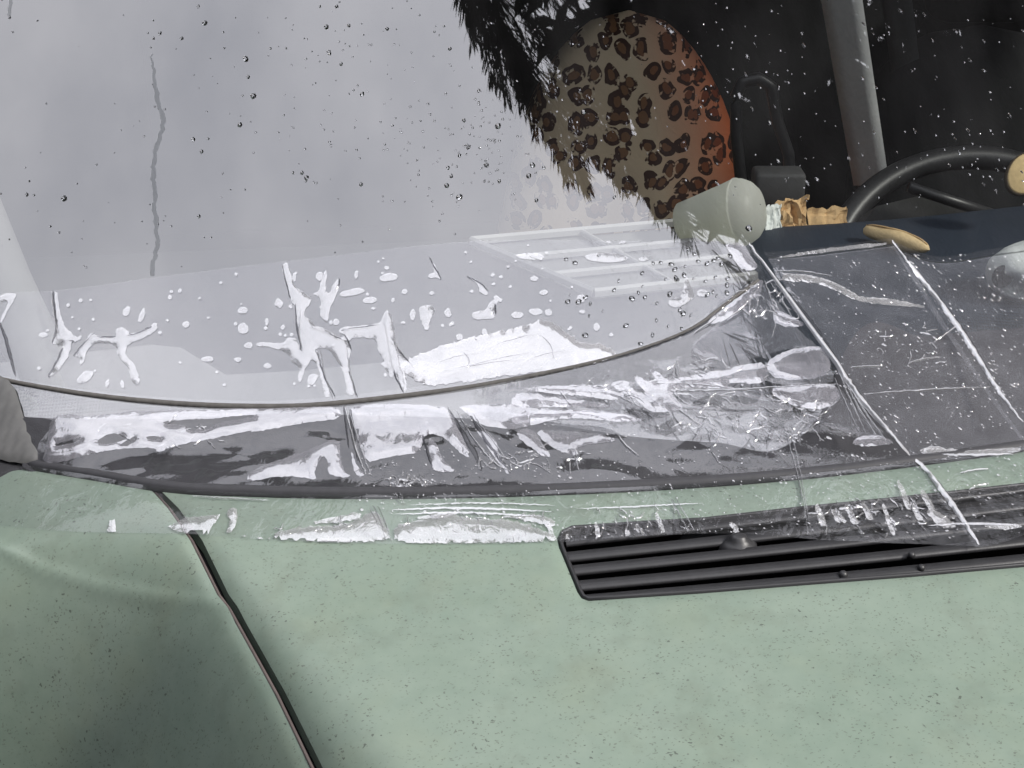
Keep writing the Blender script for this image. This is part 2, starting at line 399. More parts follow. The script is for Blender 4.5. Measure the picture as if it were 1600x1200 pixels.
def panel(name, outer, holes, step, label=None, skirt=.014):
    V, F = fill(outer, step, holes)
    d1 = edge_dist(V, CREASE, False); d2 = edge_dist(V, CREASE2, False)
    xs = V[:, 0]; fade = np.clip((CREASE[-1][0] - xs) / .12, 0, 1)
    Z = np.array([hood(x, y) for x, y in V])
    Z += .0028 * np.exp(-(d1 / .0032) ** 2) * fade + .0004 * np.exp(-(d2 / .006) ** 2)
    n = 0
    bd = [np.array(outer)] + [np.array(h) for h in holes]
    # soft roll-off at the hem
    for b in bd:
        e = edge_dist(V, b); Z -= .0022 * np.exp(-(e / .0035) ** 2)
    P = [(*V[i], Z[i]) for i in range(len(V))]; Fs = [tuple(f) for f in F]
    for bi, b in enumerate(bd):            # folded hem going down
        n0 = len(P); m = len(b); dn = np.array([hood(*q) for q in b])
        P += [(*b[i], dn[i] - .0022) for i in range(m)] + [(*b[i], dn[i] - skirt) for i in range(m)]
        for i in range(m):
            j = (i + 1) % m; f = (n0 + i, n0 + j, n0 + m + j, n0 + m + i); Fs.append(f)
    o = mesh(name, P, Fs, M['paint']); keep(o, car)
    return o
bonnet = panel('bonnet', hood_pl, [vent_pl], .0065); bonnet['label'] = 'pale sage green bonnet with fine dirt specks'
wing = panel('wing', wing_pl, [], .0038); wing['label'] = 'sage green wing falling away into shade'
# under the gap: dark gutter
g = [on_hood(*p) for p in resample(GAP, 25, False)]
V, F = [], []
for i, p in enumerate(g):
    V += [p + Vector((-.006, 0, -.016)), p + Vector((.007, 0, -.016))]
    if i: F.append((2*i-2, 2*i-1, 2*i+1, 2*i))
part('panel_gutter', V, F, M['gap'])
# rust-brown hem along the wing side of the gap
wl = [on_hood(p[0] - w_ + 3.2, p[1]) + Vector((0, 0, -.0035)) for p, w_ in zip(GAP, GW)]
part('gap_hem', *tube(wl, .0013, 8), M['rust_edge'], label='brownish worn edge of the wing along the gap')

# --- windscreen
V, F = [], []; nu, nv = 90, 60
for j in range(nv + 1):
    for i in range(nu + 1):
        u = -.62 + 2.1 * i / nu; v0 = -.16 + .15 * min(1, max(0, (-.26 - u) / .16)); v = vbase(u) + v0 + (.84 - v0) * j / nv
        x, y = xy(u, v); V.append((x, y, .93 + .70 * (v - vbase(u))))
for j in range(nv):
    for i in range(nu): a = j * (nu + 1) + i; F.append((a, a + 1, a + nu + 2, a + nu + 1))
screen = part('windscreen', V, F, M['glass'], label='dusty rain spotted windscreen reflecting a pale sky'); screen_bvh = BVHTree.FromPolygons([Vector(v) for v in V], F)
# frit band print under the glass
FT = curve([(-300, 500), (0, 575), (100, 590), (200, 610), (330, 628), (480, 636), (600, 640), (900, 640), (1200, 560), (1700, 430), (2300, 330)])
FB = curve([(-300, 610), (0, 690), (100, 715), (250, 735), (480, 745), (600, 748), (900, 742), (1200, 680), (1700, 560), (2300, 440)])
xs = np.linspace(-300, 2300, 120); V, F, dn = [], [], []; K = 14
for i, x in enumerate(xs):
    for k in range(K + 1):
        yy = FT(x) + (FB(x) + 90 - FT(x)) * k / K
        V.append(on_wind(x, yy) - Vector((0, 0, .0012))); dn.append(min(1.2, max(0, (k / K) * 2.1)))
for i in range(len(xs) - 1):
    for k in range(K): a = i * (K + 1) + k; F.append((a, a + 1, a + K + 2, a + K + 1))
fr = part('frit_band', V, F, M['frit'], screen); at = fr.data.attributes.new('down', 'FLOAT', 'POINT'); at.data.foreach_set('value', dn)
fr.matrix_parent_inverse = screen.matrix_world.inverted()
# seal along the bonnet's rear edge
sp = [on_hood(x, REAR(x)) + Vector((0, .006, -.001)) for x in np.linspace(30, 2000, 70)]
part('bonnet_seal', *tube(sp, .0055, 10), M['rubber'])
# cowl floor below
V = [Vector((*xy(-.3, -.20), .78)), Vector((*xy(1.5, -.20), .78)), Vector((*xy(1.5, .2), .78)), Vector((*xy(-.3, .2), .78))]
part('cowl_floor', V, [(0, 1, 2, 3)], M['gap'])
CT = curve([(-200, 640), (0, 650), (80, 654), (300, 654), (480, 646), (545, 649), (700, 653), (860, 664), (1000, 684), (1120, 692), (1230, 696), (1285, 640), (1318, 552), (1450, 526), (1600, 512), (2200, 420)])
V, F = [], []; xs = np.linspace(36, 2200, 150); K = 12
for i, x in enumerate(xs):
    for k in range(K + 1):
        yy = CT(x) + (REAR(x) + min(60, 6 + (x - 36) * .4) - CT(x)) * k / K; V.append(on_wind(x, yy) + Vector((0, 0, .0004 if k == 0 else .0032)))
for i in range(len(xs) - 1):
    for k in range(K): a = i * (K + 1) + k; F.append((a, a + 1, a + K + 2, a + K + 1))
part('cowl_cover', V, F, M['cowl'], label='dark plastic cowl strip along the foot of the windscreen')
le = [on_wind(x, y) + Vector((0, -.0002, .0003)) for x, y in resample([(-90, 566), (0, 594), (150, 620), (300, 634), (450, 637), (540, 630), (700, 611), (800, 594), (960, 560), (1080, 518), (1130, 478), (1185, 438)], 14, False, 0, 2)]
part('glass_edge_seal', *tube(le, [.0016 + .0012 * math.sin(math.pi * min(1, i / len(le) * 1.3)) for i in range(len(le))], 8), M['seal'], label='thin dark seal curving along the lower edge of the glass')
# corner trim at the foot of the pillar
tp_ = resample([(-120, 560), (-20, 580), (8, 592), (24, 606), (34, 640), (46, 680), (64, 716), (60, 728), (40, 728), (0, 720), (-60, 704), (-120, 690)], 400, True, 0, 2)
tp_ = resample(tp_, 6); Vt, Ft = fill(tp_, 7); De = edge_dist(Vt, tp_)
part('corner_trim', [on_wind(*p) + Vector((0, -.0015, .0025)) * (1 - math.exp(-e / 5)) + Vector((0, -.001, .002 + .0008 * math.sin(p[0] * .4 + p[1] * .12))) for p, e in zip(Vt, De)], [tuple(f) for f in Ft], M['greyrubber'], label='scuffed grey rubber trim at the foot of the pillar')
pp = [on_wind(-130, 100), on_wind(-60, 260), on_wind(-5, 400), on_wind(45, 510), on_wind(80, 600)]
part('inner_pillar', *tube([p + Vector((0, .006, -.030)) for p in pp], .026, 14), M['pillar'], label='pale grey pillar lining behind the glass')
# --- vent grille
ve = bpy.data.objects.new('vent_grille', None); COL.objects.link(ve); ve.location = on_hood(1250, 870); keep(ve, car); ve['label'] = 'black slatted air vent set in the bonnet'
def sub(o, parent): 
    o.parent = parent; o.matrix_parent_inverse = Matrix.Translation(-Vector(parent.location)); return o
bl = [on_hood(*p) for p in VENT]
V, F = [], []
n = len(bl); cen = sum(bl, Vector()) / n
for off, dz in ((0, -.001), (.0045, -.002), (.006, -.006), (.006, -.03)):
    for p in bl:
        # inward offset in plan
        pass
# frame ring by plan offsets
def ring_offset(P, d):
    m = len(P); out = []
    A = sum(P[i].x * P[(i+1) % m].y - P[(i+1) % m].x * P[i].y for i in range(m)); sg = 1 if A > 0 else -1
    for i in range(m):
        a, b, c = P[i-1], P[i], P[(i+1) % m]; t_ = Vector((c.x - a.x, c.y - a.y)).normalized()
        out.append(Vector((b.x - t_.y * d * sg, b.y + t_.x * d * sg, b.z)))
    return out
rings = []
for d, dz in ((0.0006, -.004), (.0008, -.0008), (.0022, .0002), (.0036, -.0012), (.004, -.035)):
    rings.append([p + Vector((0, 0, dz)) for p in ring_offset(bl, d)])
V = [p for r_ in rings for p in r_]
for k in range(len(rings) - 1):
    for i in range(n): F.append((k*n+i, k*n+(i+1) % n, (k+1)*n+(i+1) % n, (k+1)*n+i))
sub(mesh('vent_frame', V, F, M['vent']), ve)
fl = [p + Vector((0, 0, -.034)) for p in bl]
Vf, Ff = fill([(p.x, p.y) for p in bl], .03); sub(mesh('vent_well', [(x, y, hood(x, y) - .034) for x, y in Vf], [tuple(f) for f in Ff], M['ventdark']), ve)
def slat(L0, R0, wpx, dz, tilt):
    P = [Vector(on_hood(L0[0] + (R0[0]-L0[0]) * k / 40, L0[1] + (R0[1]-L0[1]) * k / 40 + 3.5 * math.sin(math.pi * k / 40))) for k in range(41)]
    V, F = [], []
    prof = [(-.0042, -.0008), (-.0034, .0006), (.0030, .0028), (.0036, .0012), (.0040, -.016), (.0024, -.016), (.0018, -.001), (-.0040, -.0030)]
    for p in P:
        p = Vector((p.x, p.y, hood(p.x, p.y) + dz))
        for a, b in prof: V.append(p + Vector((-SY * a, CY * a, b)) )
    m = len(prof)
    for i in range(len(P) - 1):
        for k in range(m): F.append((i*m+k, i*m+(k+1) % m, (i+1)*m+(k+1) % m, (i+1)*m+k))
    o = mesh('slat', V, F, M['vent']); sub(o, ve); return o
slat((884, 836), (1960, 706), 6, -.006, 0)
slat((886, 860), (1960, 735), 6, -.006, 0)
slat((893, 881), (1960, 762), 6, -.006, 0)
slat((902, 905), (1960, 795), 6, -.006, 0)
slat((913, 929), (1960, 827), 6, -.005, 0)
for (px, py, r_) in ((1318, 893, .0035), (1425, 862, .0028), (1440, 882, .003), (1152, 925, .0016)):   # moulded studs on the slats
    p = on_hood(px, py) + Vector((0, 0, -.003)); bm = bmesh.new(); bmesh.ops.create_uvsphere(bm, u_segments=10, v_segments=6, radius=r_)
    V = [v.co + p for v in bm.verts]; bm.verts.index_update(); F = [tuple(v.index for v in f.verts) for f in bm.faces]; bm.free(); sub(mesh('stud', V, F, M['vent']), ve)
nz = on_hood(1154, 838)
V, F = [], []
prof = [(.0, .004), (.003, .004), (.0052, .0028), (.006, .0006), (.009, -.002), (.012, -.004), (.0125, -.010)]
for r_, z in prof:
    for k in range(20): th = 2*math.pi*k/20; V.append(nz + Vector((r_*math.cos(th)*1.15, r_*math.sin(th), z - .0025)))
for i in range(len(prof) - 1):
    for k in range(20): F.append((i*20+k, i*20+(k+1) % 20, (i+1)*20+(k+1) % 20, (i+1)*20+k))
sub(mesh('washer_jet', V, F, M['vent']), ve)

# --- cabin: dashboard, lining, seats, wheel, belts
DZ = .925
def dashz(u, v): return DZ - .10 * max(0, -.02 - v) - .5 * max(0, v - .47) ** 1.0 * (1 if v > .47 else 0)
V, F = [], []; us = np.linspace(-.5, 1.35, 50); vs = list(np.linspace(-.08, .44, 20)) + [.455, .465, .472, .476, .477]
zz = [0] * 20 + [-.001, -.004, -.010, -.02, -.14]
for a, v in enumerate(vs):
    for u in us:
        top = .93 + .7 * (v - vbase(u)) - .012
        x, y = xy(u, v); hump = .018 * math.exp(-((u - .78) / .22) ** 2) * min(1, max(0, (v - .15) / .2))
        V.append((x, y, min(DZ + zz[a] + hump, top)))
for a in range(len(vs) - 1):
    for i in range(len(us) - 1): q = a * len(us) + i; F.append((q, q + 1, q + len(us) + 1, q + len(us)))
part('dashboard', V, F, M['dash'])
led = [(-80, 560), (120, 535), (235, 522), (280, 526), (352, 569), (470, 562), (640, 545), (760, 560), (760, 650), (500, 700), (-80, 690)]
Vl, Fl = fill(resample(led, 20), 18)
part('dash_ledge', [on_wind(*p) - Vector((0, 0, .010)) for p in Vl], [tuple(f) for f in Fl], M['dashlight'], label='lighter ledge of the dashboard below the glass')
def quad_box(u0, u1, v0, v1, z0, z1):
    c = [(u0, v0), (u1, v0), (u1, v1), (u0, v1)]
    V = [Vector((*xy(*p), z0)) for p in c] + [Vector((*xy(*p), z1)) for p in c]
    return V, [(0, 3, 2, 1), (4, 5, 6, 7), (0, 1, 5, 4), (1, 2, 6, 5), (2, 3, 7, 6), (3, 0, 4, 7)]
A = Acc()
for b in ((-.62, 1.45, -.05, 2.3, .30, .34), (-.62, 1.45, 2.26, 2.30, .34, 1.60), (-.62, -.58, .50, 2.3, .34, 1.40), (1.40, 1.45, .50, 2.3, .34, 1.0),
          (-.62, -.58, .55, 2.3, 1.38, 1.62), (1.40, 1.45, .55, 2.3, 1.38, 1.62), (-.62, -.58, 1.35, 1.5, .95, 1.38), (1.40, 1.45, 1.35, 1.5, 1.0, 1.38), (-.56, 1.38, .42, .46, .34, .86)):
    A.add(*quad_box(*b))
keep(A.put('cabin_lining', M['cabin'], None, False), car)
V, F = quad_box(-.64, 1.47, .74, 2.32, 1.58, 1.63); part('roof', V, F, M['paint'], smooth=False)
# leopard seat: rounded backrest shell, seen from the front
sc_ = at_y(985, 150, 1.12)
seat = bpy.data.objects.new('passenger_seat', None); COL.objects.link(seat); seat.location = (sc_.x, 1.12, .55); keep(seat, car); seat['label'] = 'seat in a leopard print cover, orange at its side'
def seatback(w0, w1, h, th, tilt):
    V, F = [], []; nz_, na = 26, 36
    for i in range(nz_ + 1):
        s = i / nz_; z = h * s
        q = max(0, (s - .55) / .45); ww = (w0 + (w1 - w0) * s) * math.sqrt(max(.0, 1 - q ** 2.4)) + .004
        tt = th * math.sqrt(max(.0, 1 - q ** 5)) + .002
        for k in range(na):
            a = 2 * math.pi * k / na; ca, sa = math.cos(a), math.sin(a)
            e = .62
            V.append(Vector((ww / 2 * math.copysign(abs(ca) ** e, ca), tt / 2 * math.copysign(abs(sa) ** e, sa) + tilt * z, z)))
    for i in range(nz_):
        for k in range(na): F.append((i*na+k, i*na+(k+1) % na, (i+1)*na+(k+1) % na, (i+1)*na+k))
    F.append(tuple(nz_*na + k for k in range(na)))
    return V, F
V, F = seatback(.50, .27, .535, .17, .16)
bk = mesh('backrest_cover', V, F, M['leopard'], seat); bk.location = (.0, 0, -.035)
V, F = bevel_box(.5, .5, .16, .05, 3); cu = mesh('seat_cushion', V, F, M['leopard'], seat); cu.location = (-.04, -.28, -.02)
V, F = bevel_box(.2, .1, .2, .045, 3)
V2, F2 = seatback(.44, .40, .5, .16, .2)
dsx = at_y(1580, 60, 1.2)
ds = bpy.data.objects.new('driver_seat', None); COL.objects.link(ds); ds.location = (dsx.x, 1.25, .50); keep(ds, car); ds['label'] = 'dark driver seat in deep shade'
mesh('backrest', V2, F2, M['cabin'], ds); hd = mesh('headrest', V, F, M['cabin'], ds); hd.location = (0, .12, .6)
# seat belts: webbing straps hanging down
def strap(P, wd, y, mat):
    V, F = [], []
    pts = [at_y(px, py, y + .0006 * (py)) for px, py in P]
    n_ = 24; path = []
    for i in range(len(pts) - 1):
        for k in range(n_): path.append(pts[i].lerp(pts[i+1], k / n_))
    path.append(pts[-1])
    for i, p in enumerate(path):
        for a, b in ((-.5, .0005), (-.2, -.0006), (.2, -.0006), (.5, .0005), (.5, .0017), (-.5, .0017)): V.append(p + Vector((a * wd, b, 0)))
        if i:
            for k in range(6): F.append(((i-1)*6+k, (i-1)*6+(k+1) % 6, i*6+(k+1) % 6, i*6+k))
    return V, F
part('seat_belt', *strap([(1296, -120), (1362, 290)], .056, .86, M['belt']), M['belt'], label='pale grey seat belt webbing hanging straight down')
part('seat_belt', *strap([(1385, -120), (1440, 290)], .050, 1.25, M['beltdark']), M['beltdark'], label='darker belt webbing beside the pale one')
# black plastic buckle bracket beside the seat
bx = at_y(1190, 200, 1.0)
P = [at_y(px, py, 1.0) for px, py in ((1160, 305), (1150, 210), (1150, 150), (1160, 128), (1185, 122), (1205, 135), (1215, 190), (1232, 240), (1236, 300))]
pth = []
for i in range(len(P) - 1):
    for k in range(5): pth.append(P[i].lerp(P[i+1], k / 5))
part('seat_bracket', *tube(pth + [P[-1]], .009, 10), M['black'])
V, F = bevel_box(.075, .05, .05, .006); q = at_y(1215, 290, .95); part('belt_anchor', [v + q for v in V], F, M['grey'])
# steering wheel
sw = bpy.data.objects.new('steering_wheel', None); COL.objects.link(sw)
wc = at_y(1545, 330, .80); rim_r = .235
top = at_y(1530, 246, .80)
ax = Vector((0, -.62, .60)).normalized()         # wheel axis towards the driver is -ax
e1 = Vector((CY, SY, 0)); e2 = ax.cross(e1).normalized(); e2 = e2 if e2.z > 0 else -e2
wcen = top - e2 * rim_r + Vector((-.02, 0, 0))
sw.location = wcen; keep(sw, car)
P = [wcen + (e1 * math.cos(a) + e2 * math.sin(a)) * rim_r for a in np.linspace(0, 2 * math.pi, 73)]
sub(mesh('rim', *tube(P, .0165, 14, False), M['black']), sw)
for a in (R(205), R(335), R(90)):
    P = [wcen + (e1 * math.cos(a) + e2 * math.sin(a)) * r_ for r_ in np.linspace(.03, rim_r, 8)]
    if a != R(90): sub(mesh('spoke', *tube(P, .012, 10), M['black']), sw)
bm = bmesh.new(); bmesh.ops.create_uvsphere(bm, u_segments=20, v_segments=10, radius=.062)
V = [wcen + e1 * v.co.x + e2 * v.co.y + ax * v.co.z * .4 for v in bm.verts]; bm.verts.index_update(); F = [tuple(v.index for v in f.verts) for f in bm.faces]; bm.free()
sub(mesh('hub', V, F, M['black']), sw)
# instrument hood behind the wheel: grey slanted panel
pn = [at_y(px, py, .62) for px, py in ((1330, 372), (1370, 322), (1460, 300), (1545, 335), (1600, 352), (1600, 380))]
V = pn + [p + Vector((0, .06, -.03)) for p in pn]; n_ = len(pn)
F = [tuple(range(n_)), tuple(range(2*n_-1, n_-1, -1))] + [(i, (i+1) % n_, n_+(i+1) % n_, n_+i) for i in range(n_)]
part('instrument_panel', V, F, M['grey'], smooth=False)
pr = [at_y(1420, 292, .60), at_y(1480, 312, .60), at_y(1560, 338, .60)]
part('column_stalk', *tube(pr, .007, 10), M['black'])

# ------------------------------------------------------------------ things lying on the dashboard
# frosted cup on its side
cup = thing('frosted_cup', 'frosted translucent plastic cup lying on its side on the dashboard', 'cup', at_z(1130, 378, DZ))
axc = Vector((.84, -.42, .30)).normalized(); cpos = at_z(1128, 336, DZ + .038)
b1 = axc.cross(Vector((0, 0, 1))).normalized(); b2 = b1.cross(axc)
prof = [(-.078, .0), (-.078, .026), (-.075, .029), (-.05, .0335), (-.02, .0395), (.008, .0450), (.026, .0490), (.030, .0500), (.0315, .0510), (.034, .0506), (.034, .0485), (.0, .0415), (-.075, .026), (-.075, 0)]
def lathe(prof, c, a, p, q, n=40):
    V, F = [], []
    for h, r_ in prof:
        for k in range(n): th = 2*math.pi*k/n; V.append(c + a*h + (p*math.cos(th) + q*math.sin(th)) * r_)
    for i in range(len(prof) - 1):
        for k in range(n): F.append((i*n+k, i*n+(k+1) % n, (i+1)*n+(k+1) % n, (i+1)*n+k))
    return V, F
prof = [(h * .66, r_ * .76) for h, r_ in prof]
sub(mesh('cup_body', *lathe(prof, cpos, axc, b1, b2), M['frost']), cup)
sub(mesh('cup_lid', *lathe([(h * .66, r_ * .76) for h, r_ in ((.0335, .0500), (.044, .0480), (.056, .0425), (.066, .033), (.072, .018), (.0735, 0))], cpos, axc, b1, b2), M['frost']), cup)
# crumpled brown card packet
def crumple_sheet(name, corners, nx, ny, amp, mat, seed, thick=.0012):
    V, F = [], []
    a, b, c, d = corners
    for j in range(ny + 1):
        for i in range(nx + 1):
            s, t_ = i / nx, j / ny; p = a.lerp(b, s).lerp(d.lerp(c, s), t_)
            k = noise.ridged_multi_fractal(Vector((s * 3 + seed, t_ * 2.2, seed)), 1, 2, 3, 1, 2) - 1
            V.append(p + Vector((noise.noise((s*4+seed, t_*3, 1)) * amp, -k * amp, noise.noise((s*5, t_*4, seed)) * amp)))
    for j in range(ny):
        for i in range(nx): q = j*(nx+1)+i; F.append((q, q+1, q+nx+2, q+nx+1))
    o = mesh(name, V, F, mat, None, False); so = o.modifiers.new('thickness', 'SOLIDIFY'); so.thickness = thick
    return o
pk = thing('card_packet', 'torn brown card packet standing open on the dashboard beside the cup', 'packet', at_z(1260, 372, DZ))
for (x0, y0, x1, y1, ym, am, sd_, m_) in ((1215, 372, 1262, 308, .50, .010, 2, 'card'), (1262, 372, 1322, 322, .52, .004, 7, 'card'), (1197, 372, 1220, 318, .48, .004, 5, 'paper')):
    pa = at_y(x0, y0, ym); pb = at_y(x1, y0 - 2, ym + .012); dx_ = at_y(x1, y1, ym + .03); dd = at_y(x0, y1 + 4, ym + .02)
    o = crumple_sheet('flap', (pa, pb, dx_, dd), 14, 12, am, M[m_], sd_); sub(o, pk)
# tan seed pods / shells
def pod(name, label, cpx, lng, wid, ang, z, m, hollow=False, grp=None):
    c = at_z(cpx[0], cpx[1], z); V, F = [], []; n_, m_ = 18, 16
    dx_ = Vector((math.cos(ang), math.sin(ang), 0)); dy_ = Vector((-dx_.y, dx_.x, 0))
    th_ = thing(name, label, 'nut shell', c)
    for i in range(n_ + 1):
        s = i / n_ * 2 - 1; r_ = math.sqrt(max(0, 1 - abs(s) ** 2.4)) * (1 + .10 * math.sin(s * 5 + 1)) * wid / 2 + 1e-4
        for k in range(m_):
            th = 2*math.pi*k/m_; rr = r_ * (1 + .05 * math.sin(3*th + 4*s))
            V.append(c + dx_ * (s * lng / 2) + dy_ * (rr * math.cos(th)) + Vector((0, 0, wid * .42 + rr * .8 * math.sin(th))))
    for i in range(n_):
        for k in range(m_): F.append((i*m_+k, i*m_+(k+1) % m_, (i+1)*m_+(k+1) % m_, (i+1)*m_+k))
    sub(mesh('shell', V, F, M[m]), th_)
    P = [c + dx_ * (s * lng / 2) + dy_ * (.05 * wid * math.sin(s * 3)) + Vector((0, 0, wid * .42 + wid * .41 * math.sqrt(max(0, 1 - abs(s) ** 2.4)))) for s in np.linspace(-.9, .9, 14)]
    sub(mesh('seam', *tube(P, .0011, 6), M['card']), th_)
    return th_
pod('nut_shell', 'long tan nut shell lying slanted on the dashboard at the film edge', (1398, 388), .092, .026, R(-52), DZ + .004, 'tan')
# cut wood disc leaning in front of the wheel
wd = thing('wood_disc', 'pale round wood slice standing before the steering wheel', 'wood slice', at_y(1603, 285, .46))
c = at_y(1600, 272, .46); a_ = (CAM - c).normalized(); a_ = (a_ + Vector((.35, 0, .25))).normalized(); p_ = a_.cross(Vector((.5, 0, 1))).normalized(); q_ = p_.cross(a_)
V, F = lathe([(-.004, 0), (-.004, .017), (-.003, .0185), (.003, .0185), (.004, .017), (.004, 0)], c, a_, p_, q_ * 1.35, 30); sub(mesh('disc', V, F, M['wood']), wd)
V, F = lathe([(-.0035, .0183), (-.0035, .0198), (.0032, .0198), (.0032, .0183)], c, a_, p_, q_ * 1.35, 30); sub(mesh('bark_rim', V, F, M['bark']), wd)
# pale stone with a hole at the right
st = thing('holed_stone', 'pale rounded stone with a dark hole lying behind the glass at right', 'stone', at_z(1610, 440, DZ + .0))
c = at_z(1634, 424, DZ + .03)
bm = bmesh.new(); bmesh.ops.create_icosphere(bm, subdivisions=4, radius=1)
hd_ = (at_z(1566, 432, DZ + .02) - c); hdn = Vector((hd_.x, -.03, .004)).normalized()
V = []
for v in bm.verts:
    n3 = v.co.normalized(); r_ = 1 + .12 * noise.noise(n3 * 1.7)
    p = Vector((n3.x * .058 * r_, n3.y * .036 * r_, n3.z * .036 * r_))
    hh = Vector((-.041, -.022, -.008)); dd = (p - hh).length
    if dd < .012: p -= (p.normalized()) * .022 * (1 - (dd / .012) ** 4)
    V.append(c + p)
bm.verts.index_update(); F = [tuple(v.index for v in f.verts) for f in bm.faces]; bm.free()
sub(mesh('stone_body', V, F, M['paper']), st)
sb = BVHTree.FromPolygons([Vector(v) for v in V], F)
for r_, nm, mt in ((.0125, 'hole', 'gap'),):  # black blob set on the surface as the dark inside of the hole
    h_ = sb.ray_cast(CAM, ray(1567, 432).normalized()); bm = bmesh.new(); bmesh.ops.create_uvsphere(bm, u_segments=16, v_segments=10, radius=1)
    V2 = [h_[0] + Vector((v.co.x * r_ * .9, v.co.y * .004, v.co.z * r_)) for v in bm.verts]; bm.verts.index_update(); F2 = [tuple(v.index for v in f.verts) for f in bm.faces]; bm.free(); sub(mesh(nm, V2, F2, M[mt]), st)
# white slatted tray
tray = thing('white_tray', 'white plastic tray with raised ribs lying on the dashboard behind the glass', 'tray', at_z(960, 400, DZ))
q4 = [at_z(736, 381, DZ + .006), at_z(1075, 351, DZ + .006), at_z(1180, 436, DZ + .006), at_z(928, 463, DZ + .006)]
def beam(a, b, w_, h_):
    t_ = (b - a).normalized(); s_ = t_.cross(Vector((0, 0, 1))).normalized()
    pr = [(-w_/2, 0), (-w_/2, h_ * .7), (-w_/2 + h_ * .3, h_), (w_/2 - h_ * .3, h_), (w_/2, h_ * .7), (w_/2, 0)]
    V = [e + s_ * x + Vector((0, 0, z)) for e in (a, b) for x, z in pr]; m = 6
    return V, [(k, (k+1) % m, m+(k+1) % m, m+k) for k in range(m)] + [tuple(range(m)), tuple(range(2*m-1, m-1, -1))]
for i in range(4): sub(mesh('rim', *beam(q4[i], q4[(i+1) % 4], .006, .009), M['white'], None, False), tray)
for s in (.36, .68): sub(mesh('rib', *beam(q4[0].lerp(q4[3], s), q4[1].lerp(q4[2], s), .0055, .008), M['white'], None, False), tray)
for s in (.5,): sub(mesh('rib', *beam(q4[0].lerp(q4[1], s), q4[3].lerp(q4[2], s), .006, .006), M['white'], None, False), tray)
sub(mesh('tray_floor', [p - Vector((0, 0, .003)) for p in q4], [(0, 1, 2, 3)], M['pillar'], None, False), tray)

# ------------------------------------------------------------------ clear film strips stuck over the gap
def film_strip(label, L4, R4, top, leave, contact, bottom, ns, group, span='film'):
    """L4/R4: x of the left and right border at the four lines; the sheet clings to glass, spans the gap, clings to the bonnet"""
    V, F = [], []; n1, n2, n3 = 26, 62, 26
    for i in range(ns + 1):
        s = i / ns; X = [L4[k] + (R4[k] - L4[k]) * s for k in range(4)]
        a = (X[0], top(X[0])); b = (X[1], leave(X[1])); c = (X[2], contact(X[2])); d = (X[3], bottom(X[3]))
        col = []
        for k in range(n1):
            f = k / n1; px, py = a[0] + (b[0]-a[0]) * f, a[1] + (b[1]-a[1]) * f
            p = on_wind(px, py); w_ = noise.noise(p * 90) * .00022 + .0007; col.append(p + Vector((0, -.57 * w_, .82 * w_)))
        pb, pc = on_wind(*b), on_hood(*c) + Vector((0, .002, .001))
        for k in range(n2):
            f = k / n2; p = pb.lerp(pc, f); e = math.sin(math.pi * f) ** .7
            soft = 1.0 if span == 'film' else .45; r1 = soft * noise.ridged_multi_fractal(Vector((p.x * 16, p.y * 26, 2.3)), 1, 2.1, 2, 1, 2) - 1.1
            r2 = noise.noise(Vector((p.x * 9, p.y * 14, 7))) * 1.2
            p = p + Vector((0, 0, .001 + e * (.0016 * r1 + .003 * r2) - .004 * e)); col.append(p)
        for k in range(n3 + 1):
            f = k / n3; px, py = c[0] + (d[0]-c[0]) * f, c[1] + (d[1]-c[1]) * f
            p = on_hood(px, py); w_ = .0012 + abs(noise.noise(Vector((p.x * 22, p.y * 10, 1)))) * .0008; col.append(p + Vector((0, 0, w_)))
        V += col
    m = n1 + n2 + n3 + 1
    for i in range(ns):
        for k in range(m - 1): q = i * m + k; F.append((q, q + 1, q + m + 1, q + m))
    root = thing('clear_film_strip', label, 'film', on_hood((L4[3] + R4[3]) / 2, bottom((L4[3] + R4[3]) / 2)), group)
    o = sub(mesh('film', V, F, M[span]), root); o.data.materials.append(M['stuck'])
    o.data.polygons.foreach_set('material_index', [1 if (i % (m - 1)) < n1 - 1 or (i % (m - 1)) >= n1 + n2 else 0 for i in range(len(F))])
    return root, V, F
G = 'clear plastic film strips taped over the gap between windscreen and bonnet'
topA = curve([(-80, 470), (0, 459), (80, 455), (250, 433), (480, 405), (735, 378), (1000, 377), (1172, 378)])
leaveA = curve([(-80, 570), (0, 592), (150, 618), (300, 632), (450, 635), (540, 627), (700, 607), (800, 590), (960, 557), (1080, 515), (1130, 475), (1210, 424)])
conA = curve([(-80, 716), (0, 728), (60, 738), (250, 769), (600, 779), (900, 772), (1250, 749), (1440, 728)])
botA = curve([(-80, 815), (100, 832), (320, 838), (420, 846), (640, 852), (880, 849), (1020, 839), (1150, 836), (1290, 846), (1530, 856)])
stripA, VA, FA = film_strip('long left strip of clear film with branching air pockets, up to the first slanted seam', (-70, -70, -70, -70), (1172, 1206, 1432, 1532), topA, leaveA, conA, botA, 330, G)
topB = curve([(1160, 396), (1250, 391), (1320, 382), (1400, 372)]); leaveB = curve([(1160, 404), (1250, 400), (1320, 392), (1410, 381)])
conB = curve([(1400, 724), (1500, 719), (1640, 699)]); botB = curve([(1500, 858), (1540, 856), (1600, 839), (1760, 812)])
stripB, VB, FB = film_strip('middle strip of clear film between the two slanted seams', (1192, 1198, 1424, 1524), (1396, 1402, 1612, 1730), topB, leaveB, conB, botB, 80, G, 'fogged')
topC = curve([(1385, 372), (1450, 399), (1560, 388), (1800, 350)]); leaveC = curve([(1385, 384), (1450, 408), (1560, 398), (1800, 360)])
conC = curve([(1590, 706), (1700, 690), (2000, 640)]); botC = curve([(1700, 826), (1800, 810), (2100, 755)])
